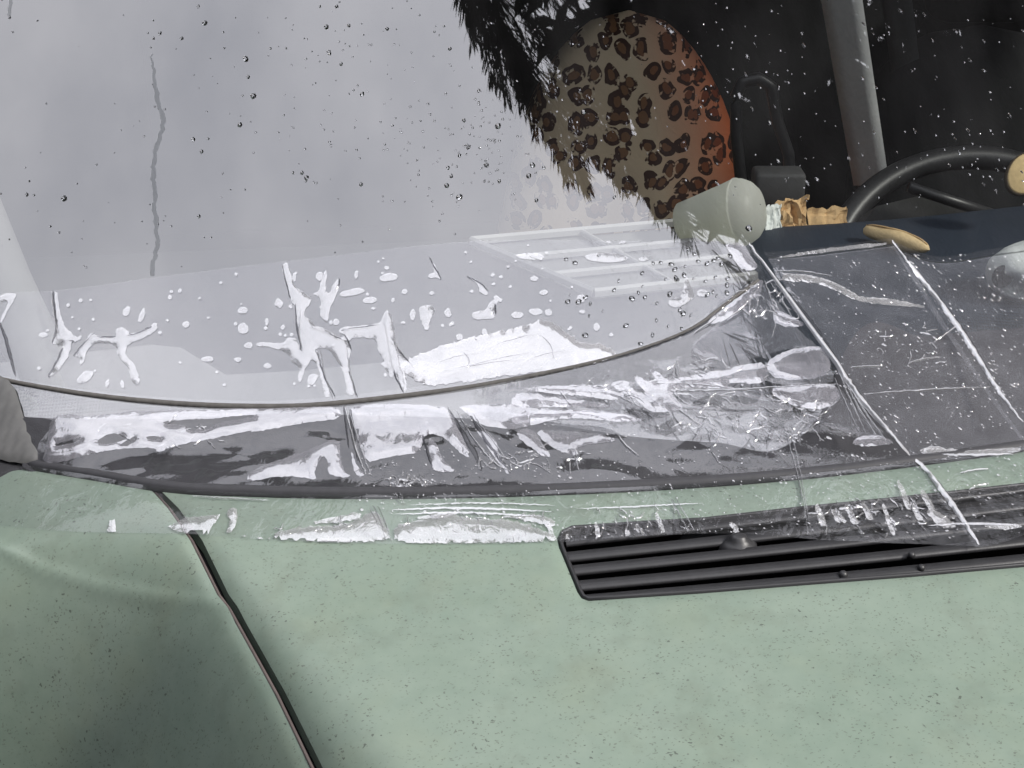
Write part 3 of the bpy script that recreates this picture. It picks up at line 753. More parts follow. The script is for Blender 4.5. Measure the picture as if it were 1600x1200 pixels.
stripC, VC, FC = film_strip('right strip of clear film beyond the second slanted seam, below the dark dashboard', (1390, 1396, 1606, 1722), (1760, 1770, 1950, 2060), topC, leaveC, conC, botC, 90, G, 'fogged')
allV, allF = [], []
for V, F in ((VA, FA), (VB, FB), (VC, FC)):
    n0 = len(allV); allV += [Vector(v) for v in V]; allF += [tuple(n0 + i for i in f) for f in F]
film_bvh = BVHTree.FromPolygons(allV, allF)
def owner(px, py):
    def seam(P):
        for (x0, y0), (x1, y1) in zip(P, P[1:]):
            if y0 <= py <= y1: return x0 + (x1 - x0) * (py - y0) / (y1 - y0)
        return P[0][0] if py < P[0][1] else P[-1][0]
    if px < seam([(1172, 378), (1206, 424), (1432, 728), (1532, 856)]): return stripA
    return stripB if px < seam([(1396, 372), (1402, 384), (1608, 700), (1725, 830)]) else stripC
def on_film(px, py, off=.0):
    d = ray(px, py).normalized(); h = film_bvh.ray_cast(CAM, d)
    if h[0] is None: return None, None
    n = h[1] if h[1].dot(d) < 0 else -h[1]
    return h[0] + n * off, n
def patch(name, poly, mat, height=.0013, jit=1.2, smooth=1, holes=(), tilt=0.0, parent=None, label=None):
    """a lifted piece of the film, its outline ragged, domed above the sheet"""
    out = resample(resample(poly, 400, True, 0, smooth), 3.5, True, jit)
    hs = [resample(resample(h, 400, True, 0, 1), 3.5, True, jit * .8) for h in holes]
    V, F = fill(out, 6.5, hs)
    D = edge_dist(V, out)
    for h in hs: D = np.minimum(D, edge_dist(V, h))
    P, ok = [], True; y0, y1 = V[:, 1].min(), V[:, 1].max()
    for (px, py), dd in zip(V, D):
        k = 1 - math.exp(-dd / 5.0); rg = noise.noise((px * .09, py * .09, 4)) * .35
        hgt = .00025 + height * k * (1 + rg) + tilt * k * (py - y0) / max(1, y1 - y0)
        p, n_ = on_film(px, py, hgt); P.append(p)
    bad = {i for i, p in enumerate(P) if p is None}; keep_ = [i for i in range(len(P)) if i not in bad]; ix = {i: k for k, i in enumerate(keep_)}
    Fk = [tuple(ix[i] for i in f) for f in F if not any(i in bad for i in f)]
    if len(Fk) < 4: return None
    o = mesh(name, [P[i] for i in keep_], Fk, mat); c = V.mean(0)
    sub(o, parent or owner(*c))
    if label: o['label'] = label
    return o
def blob(cx, cy, rx, ry, ang=0, name='air_pocket', mat='pocket', h=.0006, jit=.8):
    a = R(ang); n_ = 14; k0 = uni(0, 9)
    P = []
    for i in range(n_):
        th = 2*math.pi*i/n_; r_ = 1 + .22 * noise.noise((math.cos(th) + k0, math.sin(th), k0))
        x, y = rx * r_ * math.cos(th), ry * r_ * math.sin(th); P.append((cx + x*math.cos(a) - y*math.sin(a), cy + x*math.sin(a) + y*math.cos(a)))
    return patch(name, P, M[mat], h, jit, 0)
def Z(x0, y0, pts, s=3.0): return [(x0 + x / s, y0 + y / s) for x, y in pts]
pk_ = lambda P, **k: patch('air_pocket', P, M['pocket'], **k)
ck_ = lambda P, **k: patch('hazed_crinkle', P, M['hazed_crinkle'], **k)
wk_ = lambda P, **k: patch('hazed_crinkle', P, M['painted_glare'], **k)
# air pockets where the film has let go of the glass
pk_(Z(0, 400, [(0, 178), (85, 172), (60, 215), (20, 290), (0, 325), (0, 300), (18, 265), (48, 207), (0, 217)]))
pk_(Z(0, 400, [(255, 153), (269, 155), (275, 230), (290, 290), (305, 335), (340, 365), (360, 384), (385, 368), (381, 388), (352, 402), (335, 402), (330, 450), (290, 520), (235, 568), (223, 562), (260, 510), (288, 450), (292, 415), (240, 415), (250, 395), (264, 375), (268, 330), (262, 260)]))
pk_(Z(0, 400, [(345, 465), (400, 400), (415, 370), (440, 362), (460, 380), (545, 383), (540, 345), (565, 333), (598, 350), (600, 370), (690, 345), (715, 318), (735, 312), (742, 330), (720, 360), (650, 395), (600, 410), (585, 450), (600, 480), (630, 505), (655, 575), (650, 600), (625, 605), (608, 560), (605, 520), (570, 495), (550, 460), (545, 415), (470, 405), (440, 410), (410, 440), (385, 510), (372, 508), (375, 475)]))
pk_(Z(400, 400, [(125, 40), (145, 25), (158, 60), (165, 100), (180, 140), (240, 180), (262, 200), (250, 225), (225, 260), (240, 290), (265, 300), (270, 325), (330, 340), (390, 385), (420, 372), (385, 355), (400, 335), (470, 330), (560, 320), (590, 305), (600, 265), (612, 252), (635, 275), (645, 330), (655, 400), (680, 450), (720, 500), (740, 525), (700, 505), (700, 560), (712, 630), (695, 640), (680, 600), (650, 540), (640, 575), (620, 560), (600, 520), (580, 505), (610, 495), (580, 465), (565, 430), (570, 400), (540, 385), (470, 380), (440, 390), (435, 410), (448, 440), (430, 500), (440, 560), (470, 650), (425, 655), (420, 580), (400, 520), (370, 480), (345, 435), (280, 430), (300, 470), (315, 540), (355, 660), (322, 662), (310, 590), (290, 520), (265, 480), (235, 520), (210, 590), (198, 590), (205, 515), (165, 500), (160, 465), (120, 440), (60, 425), (5, 420), (5, 405), (60, 405), (130, 412), (150, 385), (185, 385), (200, 400), (205, 440), (214, 445), (206, 380), (188, 320), (184, 240), (165, 215), (155, 170), (125, 80)]))
pk_(Z(400, 400, [(265, 175), (295, 168), (305, 120), (325, 62), (335, 75), (322, 160), (345, 180), (375, 110), (392, 112), (388, 160), (365, 210), (345, 250), (340, 300), (325, 310), (300, 280), (305, 220), (295, 190)]))
pk_(Z(400, 400, [(95, 195), (130, 215), (120, 240), (85, 240)])); pk_(Z(400, 400, [(765, 250), (780, 235), (825, 228), (840, 245), (835, 265), (812, 310), (808, 345), (795, 350), (785, 330), (768, 290)]))
pk_(Z(400, 400, [(810, 8), (838, 40), (862, 90), (868, 108), (850, 105), (805, 102), (810, 85), (840, 80), (828, 50)])); pk_(Z(400, 400, [(990, 95), (1030, 110), (1060, 135), (1085, 160), (1085, 180), (1070, 183), (1045, 160), (1040, 130)]))
pk_(Z(400, 400, [(1012, 270), (1030, 260), (1075, 255), (1100, 215), (1118, 205), (1115, 190), (1135, 187), (1145, 205), (1125, 220), (1115, 265), (1120, 290), (1080, 295), (1020, 300)]))
pk_(Z(800, 400, [(728, 205), (760, 192), (790, 190), (805, 150), (815, 92), (830, 115), (845, 160), (860, 190), (830, 215), (790, 235), (745, 245)]))
for b in ((68, 523, 7, 4, 0), (133, 589, 15, 7, -35), (198, 486, 5, 8, 20), (222, 493, 4, 11, 18), (291, 507, 5, 5, 0), (380, 513, 8, 9, 0), (379, 485, 8, 5, -8), (388, 540, 7, 5, 0), (324, 561, 10, 4, -5), (372, 562, 5, 4, 0), (168, 599, 3, 6, 15), (191, 600, 3, 6, -15),
          (550, 457, 21, 6, -10), (499, 432, 5, 7, 10), (608, 433, 16, 6, -8), (578, 469, 11, 5, 0), (460, 433, 3, 7, 0), (454, 479, 3, 3, 0), (417, 503, 3, 6, 8), (442, 512, 3, 4, 0), (525, 503, 5, 5, -25), (645, 492, 4, 9, 5), (700, 489, 6, 7, 0), (704, 507, 3, 3, 0), (718, 527, 5, 5, 10), (757, 519, 4, 5, 0),
          (632, 456, 4, 4, 0), (675, 458, 4, 3, 0), (630, 504, 3, 2, 0), (614, 469, 3, 3, 0), (583, 482, 3, 2, 0), (604, 419, 4, 3, 0), (488, 592, 7, 9, 35), (418, 572, 6, 4, 0), (557, 429, 3, 6, 0), (835, 435, 7, 4, 5), (850, 457, 7, 4, 0), (908, 466, 7, 6, 0), (837, 487, 10, 5, 8), (808, 492, 9, 5, 0), (857, 488, 6, 5, 20), (932, 511, 5, 6, 10), (955, 523, 3, 3, 0), (910, 487, 5, 3, 0), (829, 400, 24, 5, 2), (948, 402, 34, 8, 2), (962, 378, 17, 3, 0), (1098, 458, 9, 6, 0),
          (770, 490, 3, 4, 0), (781, 469, 4, 3, 0), (737, 455, 3, 2, 0), (1006, 405, 8, 3, 0)):
    blob(*b)
for i in range(70):
    x = uni(60, 900); y0 = topA(x) + 8; y = y0 + (leaveA(x) - 25 - y0) * rnd(); r_ = uni(1.6, 3.2); blob(x, y, r_, r_ * uni(.7, 1.1), 0, jit=.2)
# the big bright pocket beside the branch
patch('air_pocket', [(622, 573), (640, 560), (690, 540), (740, 526), (800, 514), (845, 501), (862, 502), (884, 518), (905, 535), (940, 537), (962, 552), (972, 556), (920, 569), (850, 580), (780, 589), (700, 600), (668, 602), (645, 592)], M['bubble'], height=.0012, jit=3.0, smooth=0, label='large whitish air pocket with a ragged upper edge')
# crinkled faces of the film over the gap, sky glare painted as white haze
ck_([(78, 655), (95, 648), (115, 646), (125, 652), (175, 647), (207, 641), (215, 643), (290, 641), (400, 637), (480, 634), (530, 636), (534, 655), (480, 660), (420, 672), (370, 678), (310, 690), (295, 692), (265, 700), (246, 708), (243, 699), (180, 702), (130, 712), (100, 722), (66, 725), (72, 700), (76, 675)],
    holes=([(150, 690), (170, 677), (195, 680), (200, 685), (185, 692), (160, 695)], [(250, 659), (300, 655), (330, 655), (370, 650), (396, 648), (398, 652), (370, 656), (340, 661), (318, 675), (313, 670), (318, 663), (303, 675), (294, 672), (289, 664), (262, 664)], [(83, 694), (125, 685), (128, 688), (90, 698)], [(182, 698), (200, 688), (214, 679), (210, 687), (204, 697)], [(225, 683), (245, 682), (256, 686), (235, 688)], [(330, 690), (350, 682), (395, 672), (390, 677), (352, 687)]), tilt=.0015)
ck_([(545, 634), (600, 631), (690, 634), (702, 642), (707, 646), (718, 672), (735, 714), (728, 715), (700, 690), (690, 682), (672, 677), (662, 684), (655, 708), (620, 712), (590, 718), (574, 724), (560, 690), (552, 660)], tilt=.0012)
ck_([(668, 684), (680, 690), (690, 712), (700, 728), (714, 737), (690, 738), (676, 734), (672, 715)]); ck_([(712, 634), (800, 630), (860, 640), (900, 641), (960, 642), (1005, 657), (970, 660), (930, 655), (880, 653), (850, 660), (815, 668), (800, 672), (780, 668), (760, 667), (745, 660), (728, 645)])
ck_([(738, 668), (750, 680), (770, 712), (790, 738), (797, 742), (780, 712), (776, 690), (762, 672)]); ck_([(805, 673), (830, 669), (845, 690), (862, 714), (850, 715), (835, 703), (815, 690)]); ck_([(836, 673), (870, 673), (930, 677), (970, 688), (930, 694), (900, 699), (905, 714), (870, 704), (850, 690)])
ck_([(382, 750), (400, 731), (440, 718), (490, 701), (530, 681), (532, 720), (540, 740), (550, 744), (530, 747), (511, 739), (513, 720), (505, 709), (490, 738), (495, 751), (470, 745), (430, 745), (400, 751)]); ck_([(548, 700), (558, 730), (572, 742), (560, 745), (552, 735)])
ck_(Z(800, 400, [(20, 628), (110, 612), (430, 602), (470, 622), (540, 650), (490, 680), (330, 655), (200, 650), (110, 632)])); ck_(Z(800, 400, [(0, 650), (90, 640), (200, 662), (300, 672), (420, 690), (475, 710), (300, 708), (150, 708), (0, 712)])); ck_(Z(800, 400, [(0, 722), (480, 724), (530, 742), (628, 775), (540, 776), (440, 760), (300, 745), (150, 760), (60, 788), (0, 790)]))
ck_(Z(800, 400, [(450, 600), (520, 580), (550, 592), (545, 612), (590, 632), (635, 648), (600, 612), (562, 562), (600, 568), (680, 602), (695, 606), (655, 550), (642, 527), (690, 547), (720, 580), (850, 562), (940, 537), (1000, 542), (1060, 512), (1200, 497), (1200, 588), (1130, 600), (1050, 592), (1000, 602), (1050, 622), (900, 618), (805, 612), (742, 640), (790, 690), (800, 720), (700, 735), (640, 728), (600, 690), (560, 660), (500, 632)]))
ck_([(1196, 566), (1230, 546), (1280, 540), (1292, 548), (1300, 575), (1285, 590), (1240, 595), (1202, 588)]); ck_([(1200, 606), (1250, 601), (1300, 599), (1311, 610), (1314, 625), (1290, 640), (1250, 638), (1212, 621)])
ck_([(1130, 380), (1162, 380), (1172, 400), (1186, 418), (1170, 424), (1155, 419), (1142, 397)]); ck_([(1100, 502), (1150, 468), (1178, 446), (1193, 434), (1190, 460), (1170, 470), (1160, 488), (1120, 507)]); ck_([(1205, 482), (1230, 490), (1262, 508), (1235, 512), (1210, 506), (1208, 492)]); ck_([(1330, 690), (1350, 678), (1380, 682), (1400, 692), (1370, 697), (1338, 698)])
wk_([(1210, 427), (1250, 428), (1290, 435), (1330, 455), (1345, 465), (1390, 466), (1460, 482), (1400, 478), (1350, 473), (1335, 469), (1300, 451), (1270, 441), (1225, 440)]); wk_([(1205, 404), (1250, 400), (1300, 393), (1385, 384), (1385, 379), (1330, 383), (1260, 393)])
wk_([(1436, 703), (1460, 696), (1480, 702), (1540, 700), (1594, 698), (1594, 708), (1520, 711), (1470, 711), (1440, 710)]); wk_([(1530, 821), (1570, 818), (1596, 820), (1596, 826), (1560, 829)])
# lifted pieces on the bonnet strip, their sky glare painted white
wk_([(415, 845), (430, 831), (470, 823), (540, 821), (575, 802), (590, 799), (604, 820), (611, 847), (500, 846)], jit=1.8); wk_([(615, 821), (650, 815), (700, 801), (740, 812), (790, 811), (830, 821), (866, 836), (872, 847), (800, 848), (700, 849), (618, 849)], jit=2.0)
wk_([(480, 818), (520, 808), (566, 799), (560, 812), (520, 818)], jit=2); wk_([(640, 812), (690, 799), (722, 801), (690, 810)], jit=2); wk_([(780, 806), (840, 803), (868, 812), (866, 826), (830, 815)], jit=2); wk_([(330, 842), (372, 836), (412, 840), (412, 843), (350, 844)], jit=1); wk_([(262, 823), (290, 809), (345, 804), (330, 825), (325, 836), (300, 835), (275, 830)], smooth=0); wk_([(172, 814), (180, 812), (182, 831), (166, 832)], smooth=0); wk_([(352, 800), (368, 791), (372, 810), (365, 830), (352, 834), (361, 815)])
for (x, y, w_, h_, sl) in ((888, 850, 7, 28, 3), (915, 852, 8, 24, 8), (935, 838, 8, 40, 6), (962, 850, 7, 20, 12), (985, 842, 9, 30, 14), (1003, 838, 9, 34, 16), (1032, 822, 6, 38, 14), (1148, 826, 10, 18, 8), (1282, 806, 11, 34, 10), (1310, 808, 16, 20, 10), (1330, 805, 10, 30, 14), (1355, 800, 10, 26, 10), (1385, 805, 6, 30, 10), (1412, 775, 7, 46, 18), (1432, 800, 9, 30, 14), (1470, 812, 26, 26, 24), (1450, 785, 9, 34, 18), (1392, 825, 7, 24, 8), (860, 828, 8, 26, 8)):
    P = [(x - w_/2 - sl * .5, y - h_/2), (x - sl * .4 + 1, y - h_/2 - 3), (x + w_/2 + sl * .3, y + h_ * .2), (x + w_/2 + sl * .5, y + h_/2), (x - w_/2 + sl * .4, y + h_/2 - 2), (x - w_/2, y)]
    wk_(P, jit=1.5, smooth=1)
for P in ([(1190, 442), (1215, 470), (1250, 520), (1283, 545), (1240, 542), (1180, 560), (1120, 566), (1070, 545), (1120, 508)], [(1308, 598), (1335, 640), (1396, 686), (1330, 680), (1250, 650), (1290, 642)], [(1180, 575), (1290, 560), (1306, 595), (1290, 600), (1200, 602)]):
    patch('hazed_crinkle', P, M['fogged'], height=.0006)
# creases: thin raised folds, drawn as tent-shaped ribbons
def crease(pts, wd, h, parent=None, jit=.8, name='crease', mat='crease'):
    P = resample(resample(pts, 400, False, 0, 2), 4, False, jit); V, F = [], []
    for i, p in enumerate(P):
        q0, q1 = P[max(i-1, 0)], P[min(i+1, len(P)-1)]; t_ = (q1 - q0) / (np.hypot(*(q1 - q0)) + 1e-6); nn = np.array((-t_[1], t_[0]))
        tp = math.sin(math.pi * min(1, max(0, (i + .4) / (len(P) - .2)))) ** .5
        ww = wd * tp * (1 + .5 * noise.noise((i * .3, wd, pts[0][0])))
        row = []
        for a, hh in ((-1, .0003), (-.25, h), (.3, h * .85), (1, .0003)):
            c, _ = on_film(*(p + nn * a * ww), hh * (tp if hh > .001 else 1))
            if c is None: break
            row.append(c)
        if len(row) < 4: continue
        V += row
    if len(V) < 8: return None
    for i in range(len(V) // 4 - 1):
        for k in range(3): F.append((i*4+k, i*4+k+1, i*4+k+5, i*4+k+4))
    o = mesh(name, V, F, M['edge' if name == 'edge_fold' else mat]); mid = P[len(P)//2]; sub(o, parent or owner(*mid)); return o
# film edges folded into ridges along the slanted seams
crease([(1171, 380), (1188, 405), (1203, 424), (1250, 480), (1290, 538), (1320, 590), (1350, 632), (1395, 680), (1421, 712)], 4.8, .0034, stripA, 1.4, 'edge_fold')
crease([(1421, 712), (1445, 730), (1480, 778), (1510, 820), (1530, 852)], 4.2, .0026, stripA, .9, 'edge_fold')
crease([(1394, 376), (1420, 412), (1455, 455), (1480, 488), (1510, 530), (1540, 580), (1565, 618), (1598, 660)], 3.4, .003, stripB, 1.2, 'edge_fold')
for P, w_ in (([(538, 634), (545, 660), (555, 700), (572, 742)], 2.6), ([(545, 640), (560, 690), (580, 744)], 1.6), ([(1350, 616), (1440, 610), (1548, 605)], 1.6), ([(1330, 575), (1355, 573), (1380, 573)], 1.2), ([(1440, 708), (1480, 712), (1590, 709)], 2.0), ([(1500, 505), (1480, 520), (1460, 535)], 1.4), ([(1420, 568), (1440, 562), (1470, 558)], 1.2),
              ([(1195, 438), (1205, 470), (1215, 500)], 1.6), ([(1210, 440), (1240, 480), (1252, 500), (1230, 498)], 1.6), ([(1203, 440), (1222, 470), (1240, 500)], 1.3), ([(1310, 580), (1330, 630), (1355, 680)], 1.5), ([(1318, 590), (1342, 640), (1370, 682)], 1.5), ([(1304, 590), (1320, 630), (1345, 680)], 1.3), ([(1325, 600), (1352, 645), (1385, 690)], 1.4),
              ([(1225, 660), (1240, 720), (1255, 780), (1262, 835)], 1.2), ([(1232, 660), (1246, 715), (1268, 835)], 1.0), ([(1048, 780), (1065, 812), (1075, 832)], 1.2), ([(1055, 778), (1072, 808), (1085, 830)], 1.0), ([(583, 790), (595, 815), (603, 846)], 1.2), ([(590, 790), (602, 815), (612, 846)], 1.0), ([(578, 795), (588, 815), (596, 840)], 1.0), ([(965, 678), (975, 695), (998, 713)], 1.6), ([(890, 700), (900, 720), (905, 738)], 1.3), ([(895, 700), (905, 722)], 1.0),
              ([(600, 632), (606, 660), (612, 690)], .9), ([(700, 636), (704, 648), (703, 650)], 1.2), ([(712, 640), (735, 680), (770, 725), (800, 738)], 1.6), ([(735, 640), (750, 665), (790, 715)], 1.2), ([(1000, 605), (1060, 612), (1150, 610), (1250, 603), (1310, 600)], 1.5), ([(1005, 600), (1080, 600), (1180, 612)], 1.0), ([(1060, 640), (1080, 655), (1095, 665)], 1.4), ([(1110, 705), (1118, 715), (1122, 722)], 1.5), ([(1500, 740), (1520, 735), (1545, 733)], 1.2), ([(1515, 765), (1530, 759), (1545, 757)], 1.2), ([(1450, 822), (1530, 818), (1590, 821)], 1.6), ([(1210, 424), (1260, 425), (1300, 432)], 1.0),
              ([(80, 455), (85, 500), (95, 535)], 1.0), ([(612, 500), (618, 540), (632, 600)], 1.3), ([(470, 480), (466, 520), (473, 550)], 1.3), ([(500, 545), (508, 590), (520, 622)], 1.2), ([(540, 530), (548, 590), (556, 620)], 1.2), ([(1125, 505), (1150, 490), (1172, 470), (1185, 450)], 1.4), ([(1085, 520), (1110, 505), (1140, 480)], 1.3)):
    crease(P, w_, .0018)
for P in ([(660, 580), (700, 560), (760, 548)], [(690, 590), (740, 570), (830, 560)], [(760, 545), (800, 530), (850, 520)], [(800, 575), (850, 552), (900, 548)], [(720, 548), (735, 562), (730, 580)], [(840, 520), (862, 540), (866, 565)], [(650, 590), (720, 575), (800, 556), (880, 545)]): crease(P, 1.6, .002)
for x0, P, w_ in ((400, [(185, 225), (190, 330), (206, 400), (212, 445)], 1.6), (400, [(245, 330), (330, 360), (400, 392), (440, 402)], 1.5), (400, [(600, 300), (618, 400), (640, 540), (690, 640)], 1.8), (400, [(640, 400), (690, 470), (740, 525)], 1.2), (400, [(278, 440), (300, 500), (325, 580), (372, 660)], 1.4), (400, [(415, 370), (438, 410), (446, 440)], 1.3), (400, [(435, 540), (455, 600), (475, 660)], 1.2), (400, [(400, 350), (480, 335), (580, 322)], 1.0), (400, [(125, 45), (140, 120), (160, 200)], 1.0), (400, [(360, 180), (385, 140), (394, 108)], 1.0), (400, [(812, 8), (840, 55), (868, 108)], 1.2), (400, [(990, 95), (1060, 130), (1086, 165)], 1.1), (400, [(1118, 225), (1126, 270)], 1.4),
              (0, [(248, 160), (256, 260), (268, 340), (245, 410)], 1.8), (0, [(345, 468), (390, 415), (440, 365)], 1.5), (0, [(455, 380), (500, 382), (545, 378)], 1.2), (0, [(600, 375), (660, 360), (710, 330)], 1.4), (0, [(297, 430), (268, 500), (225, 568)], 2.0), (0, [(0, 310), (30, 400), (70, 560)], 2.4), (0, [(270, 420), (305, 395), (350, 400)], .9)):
    crease(Z(x0, 400, P), w_, .0009, mat='fold_shade')  # dark tinted strips drawn as shade along the pocket folds
eb = curve([(420, 846), (640, 852), (880, 849), (1020, 839), (1150, 836), (1290, 846), (1530, 856)])
x = 430
while x < 1500:
    l = uni(18, 70); crease([(x + k * l / 4, eb(x + k * l / 4) - 2.2) for k in range(5)], uni(.7, 1.5), .0012, stripA, .5); x += l + uni(2, 16)
for P, w_ in (([(612, 797), (700, 793), (800, 796), (862, 800)], 2.0), ([(618, 804), (720, 800), (850, 807)], 1.6), ([(640, 789), (760, 786), (870, 790)], 1.0), ([(300, 775), (350, 779), (420, 782)], 1.0), ([(900, 795), (1000, 792), (1100, 786)], 1.0)): crease(P, w_, .0012)
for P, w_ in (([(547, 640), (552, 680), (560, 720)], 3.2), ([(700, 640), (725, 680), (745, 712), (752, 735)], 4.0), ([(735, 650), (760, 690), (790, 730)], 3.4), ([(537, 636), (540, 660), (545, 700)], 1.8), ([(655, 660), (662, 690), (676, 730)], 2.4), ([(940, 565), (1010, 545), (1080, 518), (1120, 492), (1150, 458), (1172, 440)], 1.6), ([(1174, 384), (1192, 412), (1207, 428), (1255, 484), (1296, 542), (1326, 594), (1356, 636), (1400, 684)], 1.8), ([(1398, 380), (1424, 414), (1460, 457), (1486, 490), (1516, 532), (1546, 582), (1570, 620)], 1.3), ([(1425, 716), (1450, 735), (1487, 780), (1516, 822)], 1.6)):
    crease(P, w_, .0014, mat='fold_shade')  # further tinted strips standing for shade beside crinkles and seams
def scribble(cx, cy, rx, ry, n_, ang0, spread, ln):
    for _ in range(n_):
        th, r_ = uni(0, 6.28), math.sqrt(rnd()); x, y = cx + rx*r_*math.cos(th), cy + ry*r_*math.sin(th); a = R(ang0 + uni(-spread, spread)); l = ln * uni(.4, 1.3); P = [(x, y)]
        for k in range(3): a += R(uni(-45, 45)); x += math.cos(a) * l / 3; y += math.sin(a) * l / 3; P.append((x, y))
        crease(P, uni(.7, 1.5), uni(.0008, .0018))
scribble(1180, 655, 110, 40, 70, 40, 70, 26); scribble(1200, 470, 45, 30, 36, 60, 80, 26); scribble(1000, 610, 130, 14, 24, 15, 40, 30); scribble(630, 755, 35, 16, 26, 30, 90, 18); scribble(830, 715, 90, 18, 34, 40, 60, 20); scribble(730, 820, 120, 22, 40, 20, 80, 16); scribble(1000, 810, 90, 25, 26, 60, 50, 16); scribble(1370, 800, 110, 32, 40, 55, 30, 18); scribble(250, 680, 100, 25, 18, -15, 50, 24); scribble(1420, 540, 60, 40, 14, -25, 30, 22); scribble(500, 830, 80, 15, 22, 20, 90, 14); scribble(1130, 590, 100, 40, 40, 10, 50, 26)
# tiny bubbles and flecks in the glue: too many to count
def flecks(root, n_, fn, rmin, rmax):
    A = Acc()
    for _ in range(n_):
        px, py = fn()
        if owner(px, py) is not root: continue
        p, n_ = on_film(px, py, .0005)
        if p is None: continue
        a = Vector((.55, -.75, 0)); a = (a - n_ * a.dot(n_)).normalized(); b = n_.cross(a); r_ = uni(rmin, rmax) * .00045 * (1 if rnd() < .9 else 1.8); e = uni(.35, .8)
        V = [p + n_ * r_ * .5] + [p + (a * math.cos(k * 1.047) * r_ + b * math.sin(k * 1.047) * r_ * e) for k in range(6)]
        A.add(V, [(0, 1 + k, 1 + (k + 1) % 6) for k in range(6)])
    o = sub(A.put('bubbles', M['bubble']), root); o['kind'] = 'stuff'
def band(x0, x1, f0, f1): 
    def g_():
        x = uni(x0, x1); return x, f0(x) + (f1(x) - f0(x)) * rnd()
    return g_
flecks(stripA, 1500, band(560, 1520, lambda x: 640 if x < 900 else 560, lambda x: 845), .8, 2.6)
A0 = None
flecks(stripB, 1100, band(1215, 1600, lambda x: 400, lambda x: 840), .8, 2.4)
flecks(stripC, 600, band(1400, 1620, lambda x: 395, lambda x: 780), .8, 2.6)

# ------------------------------------------------------------------ rain drops
def cap(p, n_, r_, e, flat, ang):
    a = Vector((math.cos(ang), math.sin(ang), 0)); a = (a - n_ * a.dot(n_)).normalized(); b = n_.cross(a); V, F = [], []
    K, m = 5, 12; k0 = uni(0, 9)
    for i in range(K):
        f = i / K * math.pi / 2
        for k in range(m):
            th = 2*math.pi*k/m; rr = r_ * math.cos(f) * (1 + .18 * noise.noise((math.cos(th) + k0, math.sin(th), 0)))
            V.append(p + a * rr * math.cos(th) + b * rr * e * math.sin(th) + n_ * (math.sin(f) * r_ * flat))
    V.append(p + n_ * r_ * flat); 
    for i in range(K - 1):
        for k in range(m): F.append((i*m+k, i*m+(k+1) % m, (i+1)*m+(k+1) % m, (i+1)*m+k))
    F += [((K-1)*m+k, (K-1)*m+(k+1) % m, K*m) for k in range(m)] + [tuple(range(m))[::-1]]
    return V, F
def on_glass(px, py):
    h = screen_bvh.ray_cast(CAM, ray(px, py).normalized()); n_ = h[1]
    return h[0], (n_ if n_.z > 0 else -n_)
big = [(320, 36, 6), (310, 10, 4), (384, 92, 7), (388, 120, 4), (396, 150, 6), (250, 52, 4), (510, 42, 6), (514, 82, 6), (526, 10, 4), (533, 100, 4), (605, 45, 4), (566, 147, 5), (302, 218, 5), (315, 237, 4), (311, 338, 4), (479, 278, 5), (472, 270, 4), (458, 270, 3), (564, 288, 4), (718, 308, 7), (698, 290, 5), (778, 197, 6), (760, 258, 5), (748, 142, 4), (703, 76, 4), (42, 304, 4), (718, 243, 4), (832, 258, 6), (826, 275, 5), (850, 262, 4), (838, 313, 4), (960, 308, 4), (1170, 357, 7), (912, 175, 5), (15, 27, 4), (100, 310, 6), (375, 195, 5), (725, 188, 4), (730, 228, 4), (732, 230, 5), (780, 283, 4), (700, 262, 4), (705, 275, 4), (284, 60, 4), (240, 60, 3), (500, 10, 3), (545, 40, 4)]
RG = 'rain drops clinging to the dusty glass'
for x, y, r_ in big:
    p, n_ = on_glass(x, y); V, F = cap(Vector((0, 0, 0)), n_, r_ * .00056, uni(.6, .85), .34, uni(1.2, 1.9))
    o = mesh('rain_drop', V, F, M['water']); o.location = p + n_ * .0003; tag(o, 'small clear rain drop with dark outline on the dusty windscreen', 'rain drop', RG)
for i in range(70):
    if i < 45: x, y = uni(880, 1140), uni(395, 545)
    else: x, y = random.gauss(1110, 40), random.gauss(440, 40)
    if y > leaveA(x) - 6 or y < topA(x) + 4 or x > 1150: continue
    p, n_ = on_film(x, y, .0003); n_ = n_ if n_.z > 0 else -n_; V, F = cap(Vector(), n_, uni(2, 5.5) * .00052, uni(.55, .8), .42, uni(0, 3))
    o = mesh('rain_drop', V, F, M['water']); o.location = p; tag(o, 'clear rain drop on the film near the foot of the windscreen', 'rain drop', 'rain drops on the film')
A = Acc()
def drop_field(n_, fx, fy, lo, hi):
    for _ in range(n_):
        x, y = fx(), fy()
        if not (-20 < x < 1620 and -20 < y < topA(min(x, 1172)) - 4): continue
        p, nn = on_glass(x, y); A.add(*cap(p + nn * .0003, nn, uni(lo, hi) * .00058, uni(.6, .95), .42, uni(0, 3)))
drop_field(150, lambda: uni(0, 1000), lambda: uni(0, 420), .9, 2.2); drop_field(110, lambda: random.gauss(560, 120), lambda: random.gauss(110, 90), .9, 2.4); drop_field(70, lambda: random.gauss(720, 60), lambda: random.gauss(240, 50), 1, 2.4); drop_field(70, lambda: uni(1000, 1600), lambda: uni(0, 330), .8, 2.2); drop_field(40, lambda: random.gauss(1180, 60), lambda: random.gauss(120, 70), .8, 2.6); drop_field(30, lambda: random.gauss(1520, 40), lambda: random.gauss(220, 40), 1, 3)
def streaks(n_):
    for _ in range(n_):
        x, y = uni(1080, 1600), uni(0, 330); p, nn = on_glass(x, y); A.add(*cap(p + nn * .0003, nn, uni(2.2, 5.5) * .0006, uni(.25, .45), .4, R(uni(105, 130))))
streaks(40)
drop_field(40, lambda: random.gauss(760, 12), lambda: uni(160, 290), 1, 2.4)
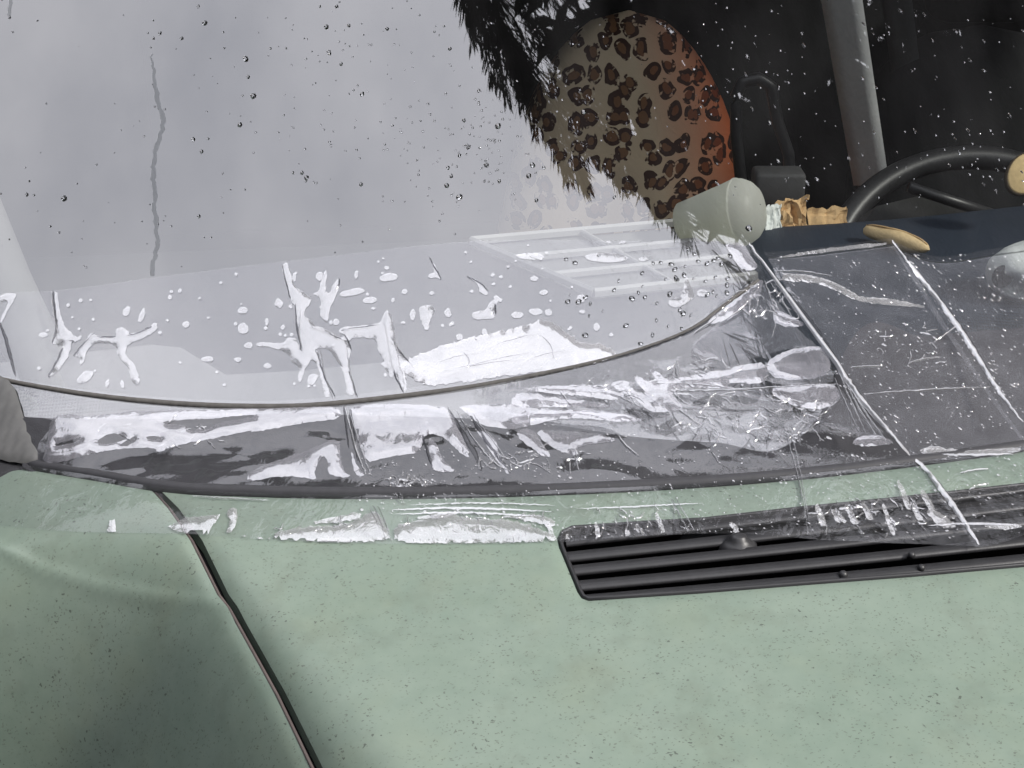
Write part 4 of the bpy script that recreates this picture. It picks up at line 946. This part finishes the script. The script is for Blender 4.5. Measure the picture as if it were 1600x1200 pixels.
o = A.put('fine_drops', M['water']); tag(o, 'fine spray of tiny rain specks over the whole windscreen', 'water', None, 'stuff')
# water run down the glass
P = resample([(237, 85), (240, 110), (243, 140), (250, 168), (257, 190), (250, 212), (243, 232), (240, 270), (242, 300), (241, 330), (246, 360), (246, 385), (240, 410), (237, 432)], 5, False, 2.2); V, F = [], []
for i, p in enumerate(P):
    w_ = 3.4 * (.35 + .65 * min(1, i / 12)) * (1 + .5 * noise.noise((i * .35, 2, 2)))
    for k, a in enumerate((-1, 0, 1)):
        q, n_ = on_glass(p[0] + a * w_, p[1]); V.append(q + n_ * (.0004 + .0004 * (k == 1)))
    if i: F += [((i-1)*3, (i-1)*3+1, i*3+1, i*3), ((i-1)*3+1, (i-1)*3+2, i*3+2, i*3+1)]
o = mesh('water_run', V, F, M['run']); tag(o, 'thin wavering water run down the left of the dusty windscreen', 'water')
V, F = [], []
for i, p in enumerate(resample([(15, -20), (17, 5), (14, 24)], 4, False, 1)):
    for k, a in enumerate((-1, 0, 1)):
        q, n_ = on_glass(p[0] + a * 2.6, p[1]); V.append(q + n_ * (.0004 + .0004 * (k == 1)))
    if i: F += [((i-1)*3, (i-1)*3+1, i*3+1, i*3), ((i-1)*3+1, (i-1)*3+2, i*3+2, i*3+1)]
o = mesh('water_run', V, F, M['run']); tag(o, 'short water run at the top left edge of the windscreen', 'water')

# ------------------------------------------------------------------ the tree overhead, mirrored in the glass
def mirror(px, py, dist):
    p, n_ = on_glass(px, py); d = ray(px, py).normalized(); r_ = d - 2 * d.dot(n_) * n_; return p + r_ * dist
tree = thing('conifer_tree', 'dark feathery conifer overhanging the car, mirrored in the windscreen', 'tree', (2.6, 1.8, 0))
fol = Acc()
def spray(a, b, wl, nl):
    """a drooping twig with needles along it"""
    ax_ = (b - a); ln = ax_.length; ax_.normalize(); s1 = ax_.cross(Vector((.2, .3, 1))).normalized(); s2 = s1.cross(ax_)
    for i in range(nl):
        f = (i + rnd()) / nl; th = uni(0, 6.28); rad = s1 * math.cos(th) + s2 * math.sin(th)
        base = a + ax_ * ln * f + rad * uni(0, .012); l = wl * uni(.5, 1.25) * (1.15 - .6 * f); d = (ax_ * uni(.8, 1.6) + rad * uni(.2, .8)).normalized()
        w_ = uni(.0028, .0066); sd_ = d.cross(Vector((uni(-1, 1), uni(-1, 1), uni(-.3, .3)))).normalized() * w_
        fol.add([base - sd_ * .4, base + sd_ * .4, base + d * l * .6 + sd_, base + d * l, base + d * l * .6 - sd_], [(0, 1, 2, 3, 4)])
DIST = 3.4
edge = [(715, -10), (745, 40), (760, 90), (800, 150), (850, 200), (880, 235), (910, 295)]
tips = [((700, -60), (745, 60), 60), ((720, -50), (775, 130), 70), ((735, -50), (800, 150), 70), ((760, -20), (820, 170), 80), ((780, 30), (850, 215), 90), ((800, 60), (875, 240), 90), ((830, 110), (890, 275), 80), ((850, 140), (912, 296), 70), ((850, 100), (930, 235), 70), ((880, 130), (950, 255), 70), ((900, 150), (975, 290), 70), ((930, 180), (985, 285), 60), ((950, 190), (1010, 300), 60), ((970, 220), (1030, 330), 60), ((1000, 230), (1055, 345), 70), ((1010, 250), (1075, 365), 70), ((1040, 260), (1080, 380), 50)]
for a, b, k in tips:
    for _ in range(5): spray(mirror(a[0] + uni(-16, 16), a[1] + uni(-12, 12), DIST + uni(-.2, .2)), mirror(b[0] + uni(-8, 8), b[1] + uni(-8, 8), DIST + uni(-.2, .2)), .11, int(k * .8))
bx_ = curve([(-200, 640), (0, 735), (90, 775), (200, 870), (295, 930), (340, 1060), (400, 1120), (520, 1160), (800, 1250)])
for _ in range(900):
    y = uni(-260, 640); x0 = bx_(min(max(y, -200), 800)); x = x0 + 40 + (1900 - x0) * rnd() ** 1.3
    l = uni(60, 170); a = R(58 + uni(-20, 20)); d = DIST + uni(-.5, .8)
    spray(mirror(x - l * math.cos(a), y - l * math.sin(a), d), mirror(x, y, d + uni(-.1, .1)), .12, 34)
def clump(c, l, n_):
    for _ in range(n_):
        a = Vector((uni(-1, 1), uni(-1, 1), uni(-.6, .6))).normalized(); b = a.cross(Vector((uni(-.5, .5), uni(-.5, .5), 1))).normalized(); q = c + Vector((uni(-1, 1), uni(-1, 1), uni(-1, 1))) * l
        fol.add([q - a * l * .8, q + b * l * .22, q + a * l * .8, q - b * l * .22], [(0, 1, 2, 3)])
for _ in range(2600):
    y = uni(-320, 800); x0 = bx_(min(max(y, -200), 800)); x = x0 + 120 + (2100 - x0) * rnd()
    clump(mirror(x, y, DIST + uni(.5, 1.6)), .13, 6)
for _ in range(700):           # the rest of the crown, further off
    c = Vector((uni(.9, 4.6), uni(.0, 4.4), uni(3.2, 7.5))); k = ((c.x - 2.7) / 2.1) ** 2 + ((c.y - 2.2) / 2.3) ** 2
    if k > 1: continue
    d = Vector((uni(-.6, .2), uni(-.4, .4), uni(-.6, -.1))) * uni(.3, .7); spray(c, c + d, .16, 40)
o = sub(fol.put('foliage', M['leaf'], None, False), tree); o['kind'] = 'stuff'
tp = [Vector((2.6 + .15 * math.sin(z * .8), 1.8 + .1 * z, z)) for z in np.linspace(0, 8, 14)]
sub(mesh('trunk', *tube(tp, [.24 - .022 * i * .6 for i in range(14)], 14), M['bark']), tree)
for k in range(14):
    z = uni(2.8, 6.5); a = uni(1.8, 4.6) if k < 9 else uni(0, 6.28); s = Vector((2.6, 1.8 + .1 * z, z)); e = s + Vector((math.cos(a) * uni(1.2, 2.0), math.sin(a) * uni(1, 1.6), uni(.2, .6)))
    P = [s.lerp(e, f) + Vector((0, 0, .25 * math.sin(f * 3))) for f in np.linspace(0, 1, 7)]; sub(mesh('branch', *tube(P, [.06 - .008 * i for i in range(7)], 8), M['bark']), tree)
# unseen leafy belt added round the car, shaped to block sky light: closed, bumpy
V, F = [], []; na, nh = 160, 16
prof = [(0, 0)] + [(-.25 - .35 * math.sin(math.pi * k / 12), .3 + k / 12) for k in range(0, 9)] + [(.0, 1.05), (.35, 1.0), (.6, .6), (.6, 0)]
for i in range(na):
    a = 2 * math.pi * i / na; ca, sa = math.cos(a), math.sin(a)
    back = max(0, sa); left = max(0, -ca); fl = max(0, -ca * .64 - sa * .77) ** 4; rad = 5.6 - 1.2 * left ** 3 + 2.4 * back - 2.6 * fl
    ht = (3.4 - .4 * left * (1 - fl) + 6.2 * back ** .7 * (1 - .35 * left) - .9 * max(0, -sa) + .9 * fl) * (1 + .16 * noise.noise((ca * 3, sa * 3, 1)) + .10 * noise.noise((ca * 9, sa * 9, 4)))
    for k, (dr, dz) in enumerate(prof):
        nn = 1 + .12 * noise.noise((ca * 8, sa * 8, dz * 5)); r_ = rad * nn + dr; V.append((.3 + r_ * ca, .4 + r_ * sa, ht * dz * .96))
m = len(prof)
for i in range(na):
    for k in range(m - 1): F.append((i*m+k, ((i+1) % na)*m+k, ((i+1) % na)*m+k+1, i*m+k+1))
A = Acc(); A.add(V, F)
VV = [Vector(v) for v in V]
for _ in range(16000):
    c = VV[random.randrange(len(VV))]; c = c.lerp(VV[random.randrange(len(VV))], 0) + Vector((uni(-.2, .2), uni(-.2, .2), uni(-.2, .25)))
    if c.z < .1: continue
    a = Vector((uni(-1, 1), uni(-1, 1), uni(-1, 1))).normalized(); b = a.cross(Vector((uni(-1, 1), uni(-1, 1), uni(-1, 1)))).normalized(); l = uni(.05, .16)
    A.add([c - a * l, c + b * l * .5, c + a * l, c - b * l * .5], [(0, 1, 2, 3)])
shade_hedge = A.put('shade_hedge', M['leaf'], None, False); tag(shade_hedge, 'unseen dark leafy belt added round the car to block sky light', 'shade_hedge', None, 'stuff')
# ground under the car
t = NT('asphalt'); f = t.noise(60, 5); p = t.n('BsdfPrincipled'); t.l(t.mixc(f, (.04, .04, .042), (.07, .07, .07)), p.inputs['Base Color']); p.inputs['Roughness'].default_value = .9; asph = t.done(p.outputs[0])
gr = mesh('ground', [(-400, -400, 0), (400, -400, 0), (400, 400, 0), (-400, 400, 0)], [(0, 1, 2, 3)], asph); gr['kind'] = 'structure'
print('objects', len(S.objects), 'tris', sum(len(o.data.polygons) for o in S.objects if o.type == 'MESH'))
